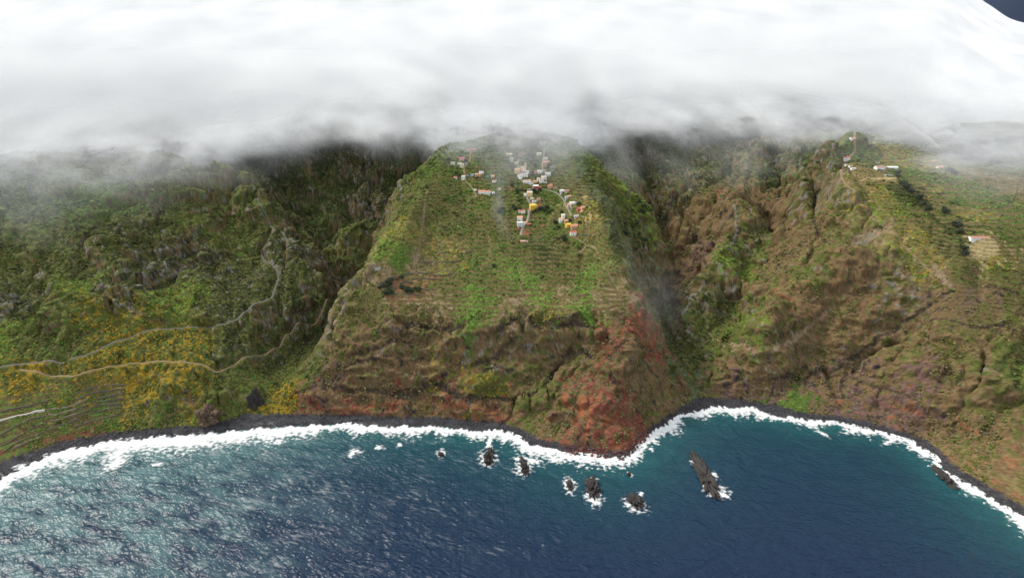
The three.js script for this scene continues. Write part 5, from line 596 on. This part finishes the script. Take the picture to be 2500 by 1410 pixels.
function tree(x, z, r, label, group, k, name = 'tree') {
  const o = new THREE.Group(); o.position.set(x, surface(x, z) - 0.2, z); o.rotation.y = k * 2.1; o.scale.set(r * 1.15, r * (1.05 + 0.2 * Math.sin(k * 3.3)), r * 1.15);
  put(o, name, thing(label, name === 'tree' ? 'tree' : 'shrub', group)); part(o, 'trunk', trunks[k % 2], bark); part(o, 'crown', crowns[k % 4], leafMat);
}
const ORD = ['', 'second ', 'third ', 'fourth ', 'fifth ', 'sixth ', 'seventh ', 'eighth ', 'ninth ', 'tenth ', 'eleventh '];
const near = (list, x, z) => { let b = 1e9, l; for (const q of list) { const d = Math.hypot(q[0] - x, q[1] - z); if (d < b) { b = d; l = q; } } return [b, l]; };
const spots = TREES.map(([x, z, r], k) => { const spur = x > 205 && x < 400 && z < -850, [d, H] = near(HOUSES, x, z); return { x, z, r, k, spur, d, H }; });
for (const t of spots.filter((q) => !q.spur)) {
  const rank = spots.filter((q) => !q.spur && q.H === t.H && q.d < t.d).length, w = t.H[9].split(' ').slice(0, 9).join(' ').replace(/( (of|at|the|in|on|to|by|a|and|with|right|left|behind|below|above|beside|under|from))+$/, '');
  tree(t.x, t.z, t.r, ORD[rank] + 'nearest dark tree to the ' + w, t.x > 400 ? 'trees on the right hand plateau' : 'trees among the village houses', t.k);
}
spots.filter((q) => q.spur).sort((a, b) => a.z - b.z).forEach((t, n) => tree(t.x, t.z, t.r, (n ? ORD[n] + 'dark bush from the top' : 'topmost dark bush') + ' of the bright green spur right of the ridge', 'bushes on the green spur', t.k));
const rows = [[0, 5, 'upper hedge row near the blue tank'], [5, 10, 'left hedge block on the terraces'], [10, 17, 'hedge row above the cliff brow'], [17, 20, 'clump on the lowest terrace']];
for (const [a, b, where] of rows) HEDGES.slice(a, b).sort((p, q) => p[0] - q[0]).forEach(([x, z, r], n) => tree(x, z, r * 0.9, (n ? ORD[n] : 'first ') + 'dark clipped shrub from the left in the ' + where, 'hedge shrubs on the ridge terraces', a + n, 'shrub'));

// ---------- scrub: low bushes over all the slopes ----------
{
  const R = rng(2024), variants = [0, 1, 2].map((k) => {
    let g = new THREE.IcosahedronGeometry(1, 1); g.deleteAttribute('uv'); g.deleteAttribute('normal'); g = mergeVertices(g, 1e-4); const p = g.attributes.position;
    for (let i = 0; i < p.count; i++) { const r = 0.72 + 0.42 * R(); p.setXYZ(i, p.getX(i) * r, Math.max(-0.3, p.getY(i)) * r * 0.75, p.getZ(i) * r); } g = g.toNonIndexed(); g.computeVertexNormals(); return g;
  });
  const lists = [[], [], []], want = 190000; let tries = 0, n = 0;
  const plants = { dark: 0.9, olive: 0.75, green: 0.8, bright: 0.9, gold: 0.95, drygrass: 0.35, sage: 0.8, brown: 0.42, tan: 0.2, red: 0.16, violet: 0.15, grey: 0.25, black: 0.2, earth: 0.15 }, pn = KN.map((k) => plants[k] ?? 0);
  while (n < want && tries++ < 1200000) {
    const z = -400 - 1000 * Math.pow(R(), 1.25), x = (R() * 2 - 1) * Math.min(1100, -z * 1.08 + 30); const h = landH(x, z); if (h < 6.5 || h > 352) continue;
    const np = nearPath(x, z); if (np && np[0] < 2.6) continue;
    const sl = landSlope(x, z); if (sl > 1.9 && R() < 0.7) continue;
    const y = surface(x, z); if (riser > 0.4) continue; cover(x, z, h, sl); let q = R(), k = 0; while (k < NK - 1 && (q -= wv[k]) > 0) k++;
    if (R() > pn[k]) continue;
    const far = sstep(-600, -1200, z), s = (0.55 + 1.25 * Math.pow(R(), 2.2)) * (1 + 0.7 * far) * (k === KI.dark && R() < 0.12 ? 1.7 : 1), c = KC[k === KI.brown || k === KI.tan || k === KI.red || k === KI.grey || k === KI.violet || k === KI.black || k === KI.earth ? (R() < 0.55 ? KI.olive : R() < 0.6 ? KI.sage : KI.drygrass) : k], v = 0.72 + 0.75 * R();
    lists[n % 3].push([x, y + s * 0.12, z, s, R() * 6.28, c[0] * v * (0.9 + 0.2 * R()), c[1] * v, c[2] * v]); n++;
  }
  const m4 = new THREE.Matrix4(), qt = new THREE.Quaternion(), up = new THREE.Vector3(0, 1, 0), v3 = new THREE.Vector3(), sc = new THREE.Vector3(), cl = new THREE.Color();
  const mat = new THREE.MeshPhysicalMaterial({ name: 'scrub_leaves', roughness: 1, specularIntensity: 0.15 });
  lists.forEach((L, k) => {
    const im = new THREE.InstancedMesh(variants[k], mat, L.length);
    L.forEach(([x, y, z, s, a, r, g, b], i) => { im.setMatrixAt(i, m4.compose(v3.set(x, y, z), qt.setFromAxisAngle(up, a), sc.set(s, s * 0.9, s))); im.setColorAt(i, cl.setRGB(r, g, b)); });
    put(im, 'scrub', { kind: 'stuff', label: ['low scrub bushes dotted over the slopes', 'rounded coastal shrubs over the slopes', 'small bushes scattered over the slopes'][k] });
  });
  console.log('scrub', n, tries);
  // loose stones on the beach
  const sg = rockGeometry(9, 1, 0.85, 0.7, 2, 0.9), S = []; let t2 = 0;
  while (S.length < 9000 && t2++ < 400000) { const i = Math.floor(R() * (shoreV.length - 1)), t = R(), x = mixf(shoreV[i][0], shoreV[i + 1][0], t) + (R() - 0.5) * 16, z = mixf(shoreV[i][1], shoreV[i + 1][1], t) - R() * 30 + 6, h = landH(x, z), nose = Math.hypot(x - 125, z + 515) < 60; if (h < (nose ? -1.2 : 0.2) || h > 7) continue; const s = nose ? 0.5 + 1.6 * Math.pow(R(), 3) : 0.3 + 1.0 * Math.pow(R(), 4); const red = nose && R() < 0.6; S.push([x, h, z, s, R() * 6.28, red ? 0.14 : 0.05, red ? 0.05 : 0.048, red ? 0.036 : 0.052]); }
  const im = new THREE.InstancedMesh(sg, new THREE.MeshStandardMaterial({ name: 'beach_stone', vertexColors: true, roughness: 0.9 }), S.length);
  S.forEach(([x, y, z, s, a, r, g, b], i) => { const v = 0.6 + 0.9 * R(); im.setMatrixAt(i, m4.compose(v3.set(x, y, z), qt.setFromAxisAngle(up, a), sc.set(s, s, s))); im.setColorAt(i, cl.setRGB(r * v, g * v, b * v)); });
  put(im, 'beach_stones', { kind: 'stuff', label: 'loose stones and boulders along the waterline' });
}

// ---------- the cloud lying on the mountain ----------
// along x: how far off its front stands and how low it hangs
const FRONT = [[-2600, 860, 305], [-1700, 880, 310], [-900, 925, 296], [-650, 1120, 316], [-450, 1255, 350], [-220, 1250, 346], [-120, 1010, 322], [-10, 960, 304], [110, 1000, 322], [220, 1215, 356], [450, 1260, 364], [700, 1240, 372], [860, 1080, 348], [1000, 1000, 284], [1300, 960, 272], [2600, 940, 285]];
function front(x, k) { let i = 0; while (i < FRONT.length - 2 && FRONT[i + 1][0] < x) i++; return mixf(FRONT[i][k], FRONT[i + 1][k], sstep(FRONT[i][0], FRONT[i + 1][0], x)); }
const cloudBase = (x) => front(x, 2), cloudFront = (x) => front(x, 1);
{
  const white = [0.87, 0.875, 0.875];
  // droplets scatter light to all sides: a nearly even facing for the whole cloud, no facets, only its soft billows
  const even = (g) => { const n = g.attributes.normal; for (let i = 0; i < n.count; i++) { const x = g.attributes.position.getX(i), y = g.attributes.position.getY(i), b = new THREE.Vector3(-0.1 + 0.16 * fbm(n2a, x / 240, y / 120, 3), 0.52 + 0.2 * fbm(n2b, x / 300, y / 130, 3), 0.848).normalize(); n.setXYZ(i, b.x, b.y, b.z); } return g; };
  const mist = new THREE.MeshPhysicalMaterial({ name: 'vapour', vertexColors: true, roughness: 1, specularIntensity: 0, transparent: true, side: THREE.DoubleSide });
  const sheet = (p, c, q) => { const g = even(geo(p, q)); g.setAttribute('color', new THREE.BufferAttribute(Float32Array.from(c), 4)); return new THREE.Mesh(g, mist); };
  // how far a point is inside the torn lower rim
  const rim = (x, y, cb, k) => y - cb + 58 * fbm(n2b, (x + y * 0.5) / 240 + 9 * k, y / 130 - 3 * k, 2) + 17 * fbm(n2c, (x + y * 0.7) / 80 + 5 * k, y / 64, 2);
  // the dense body
  {
    const p = [], c = [], q = [], nx = 340, nz = 120;
    for (let j = 0; j <= nz; j++) for (let i = 0; i <= nx; i++) {
      const t = Math.pow(j / nz, 1.7), x = mixf(-2600, 2600, i / nx) * (1 + t * 1.2), D = mixf(cloudFront(x) + 45, 1420, sstep(0.03, 0.2, t)) + 2500 * Math.pow(t, 1.3), lift = (1250 * t - 330 * t * t) * (1 - 0.33 * sstep(0.70, 0.92, x / D));
      const cb = mixf(cloudBase(x), 340, sstep(0.05, 0.2, t)), y = cb - 58 + lift + 12 * fbm(n2b, x / 420, D / 380, 2) * sstep(0.05, 0.2, t);
      p.push(x, y, -D); c.push(...white, sstep(-56, 84, rim(x, y, cloudBase(x), 7)) * sstep(0, 0.02, t)); if (i && j) { const a = j * (nx + 1) + i, b = a - 1, d = a - nx - 1, e = d - 1; q.push(a, b, d, b, e, d); }
    }
    put(sheet(p, c, q), 'cloud_bank', { kind: 'stuff', label: 'thick white cloud bank covering the mountain' });
  }
  // thinner layers of vapour in front of it, torn along their lower rim
  const p = [], c = [], q = [];
  for (let k = 0; k < 4; k++) {
    const o = p.length / 3, mx = 270, mt = 44;
    for (let j = 0; j <= mt; j++) for (let i = 0; i <= mx; i++) {
      const t = j / mt, x = mixf(-1950, 1950, i / mx), D = mixf(cloudFront(x), 1180, sstep(0.15, 0.7, t)) + 34 * k + 500 * Math.pow(t, 1.15), cb0 = cloudBase(x + 13 * k), cb = mixf(cb0, 340, sstep(0.08, 0.55, t)), y = cb - 62 + 460 * t + 5 * fbm(n2a, x / 260 + 7 * k, D / 240, 2);
      const al = (0.2 + 0.03 * k) * sstep(-66, 96, rim(x, y, cb, k)) * sstep(0, 0.1, t) * (1 - sstep(0.5, 1, t)) * (1 - sstep(0.7, 0.82, x / D) * sstep(0.25, 0.45, t));
      p.push(x, y, -D); c.push(...white, al); if (i && j) { const a = o + j * (mx + 1) + i, b = a - 1, d = a - mx - 1, e = d - 1; q.push(a, b, d, b, e, d); }
    }
  }
  // shreds of mist that drift lower over the slopes: bowed, soft rimmed puffs
  const R = rng(808), v = new THREE.Vector3(), eu = new THREE.Euler();
  const shred = (x, y, z, a, b, al) => {
    const o = p.length / 3, n = 14, sd = R() * 90; eu.set(-0.6 + (R() - 0.5) * 0.5, (R() - 0.5) * 0.9, (R() - 0.5) * 0.6);
    for (let j = 0; j <= n; j++) for (let i = 0; i <= n; i++) {
      const u = i / n * 2 - 1, w = j / n * 2 - 1, r2 = u * u + w * w; v.set(u * a, w * b, 0.3 * Math.min(a, b) * (1 - r2 + 0.5 * n2a(u * 1.4 + sd, w * 1.4))).applyEuler(eu);
      p.push(x + v.x, y + v.y, z + v.z); c.push(...white, al * Math.pow(Math.max(0, 1 - r2), 1.6) * clamp01(0.62 + 0.7 * fbm(n2b, u * 1.7 + sd, w * 1.7, 3)));
      if (i && j) { const e = o + j * (n + 1) + i; q.push(e, e - 1, e - n - 1, e - 1, e - n - 2, e - n - 1); }
    }
  };
  for (let k = 0; k < 130; k++) { const x = (R() * 2 - 1) * 1250; shred(x, cloudBase(x) - 30 + 46 * R(), -(cloudFront(x) - 40 + 150 * R()), 45 + 60 * R(), 26 + 28 * R(), 0.2); }
  for (let k = 0; k < 46; k++) shred((R() * 2 - 1) * 150, 322 + 56 * R(), -(945 + 80 * R()), 44 + 34 * R(), 26 + 16 * R(), 0.2);
  for (let k = 0; k < 34; k++) shred(-520 - 480 * R(), 276 + 66 * R(), -(880 + 170 * R()), 60 + 60 * R(), 26 + 24 * R(), 0.15);
  for (let k = 0; k < 26; k++) shred(760 + 340 * R(), 272 + 80 * R(), -(930 + 140 * R()), 60 + 60 * R(), 26 + 24 * R(), 0.15);
  for (let k = 0; k < 40; k++) shred(480 + 700 * R(), 318 + 70 * R(), -(1090 + 130 * R()), 60 + 60 * R(), 30 + 26 * R(), 0.24);
  for (let k = 0; k < 30; k++) { const s = k % 2; shred(s ? 200 + 480 * R() : -220 - 300 * R(), 318 + 52 * R(), -(1080 + 150 * R()), 50 + 50 * R(), 34 + 30 * R(), 0.15); }
  WISPS.forEach(([x, y, z, a, b]) => shred(x, y, z, a * 1.7, b * 1.7, y < 215 ? 0.032 : y < 300 ? 0.1 : 0.15));
  put(sheet(p, c, q), 'cloud_mist', { kind: 'stuff', label: 'thin vapour and torn shreds of mist along the cloud edge' });
}
// the blue mountain far behind, seen over the cloud at the top right
{
  const pos = [], idx = []; for (let j = 0; j <= 30; j++) for (let i = 0; i <= 60; i++) { const x = mixf(3400, 9500, i / 60), t = j / 30, z = -4200 - 2200 * t, y = -50 + (3300 * Math.pow(t, 0.6)) * (0.8 + 0.35 * fbm(n2a, x / 1500, 3, 3)) + 120 * ridged(n2b, x / 500, z / 500, 4); pos.push(x, y, z); if (i && j) { const a = j * 61 + i; idx.push(a, a - 1, a - 61, a - 1, a - 62, a - 61); } }
  put(new THREE.Mesh(geo(pos, idx), new THREE.MeshStandardMaterial({ name: 'far_forest', color: lin(0.022, 0.036, 0.07), roughness: 1 })), 'mountain', { kind: 'structure', label: 'far dark blue mountain above the cloud' });
}
renderer.render(scene, camera);
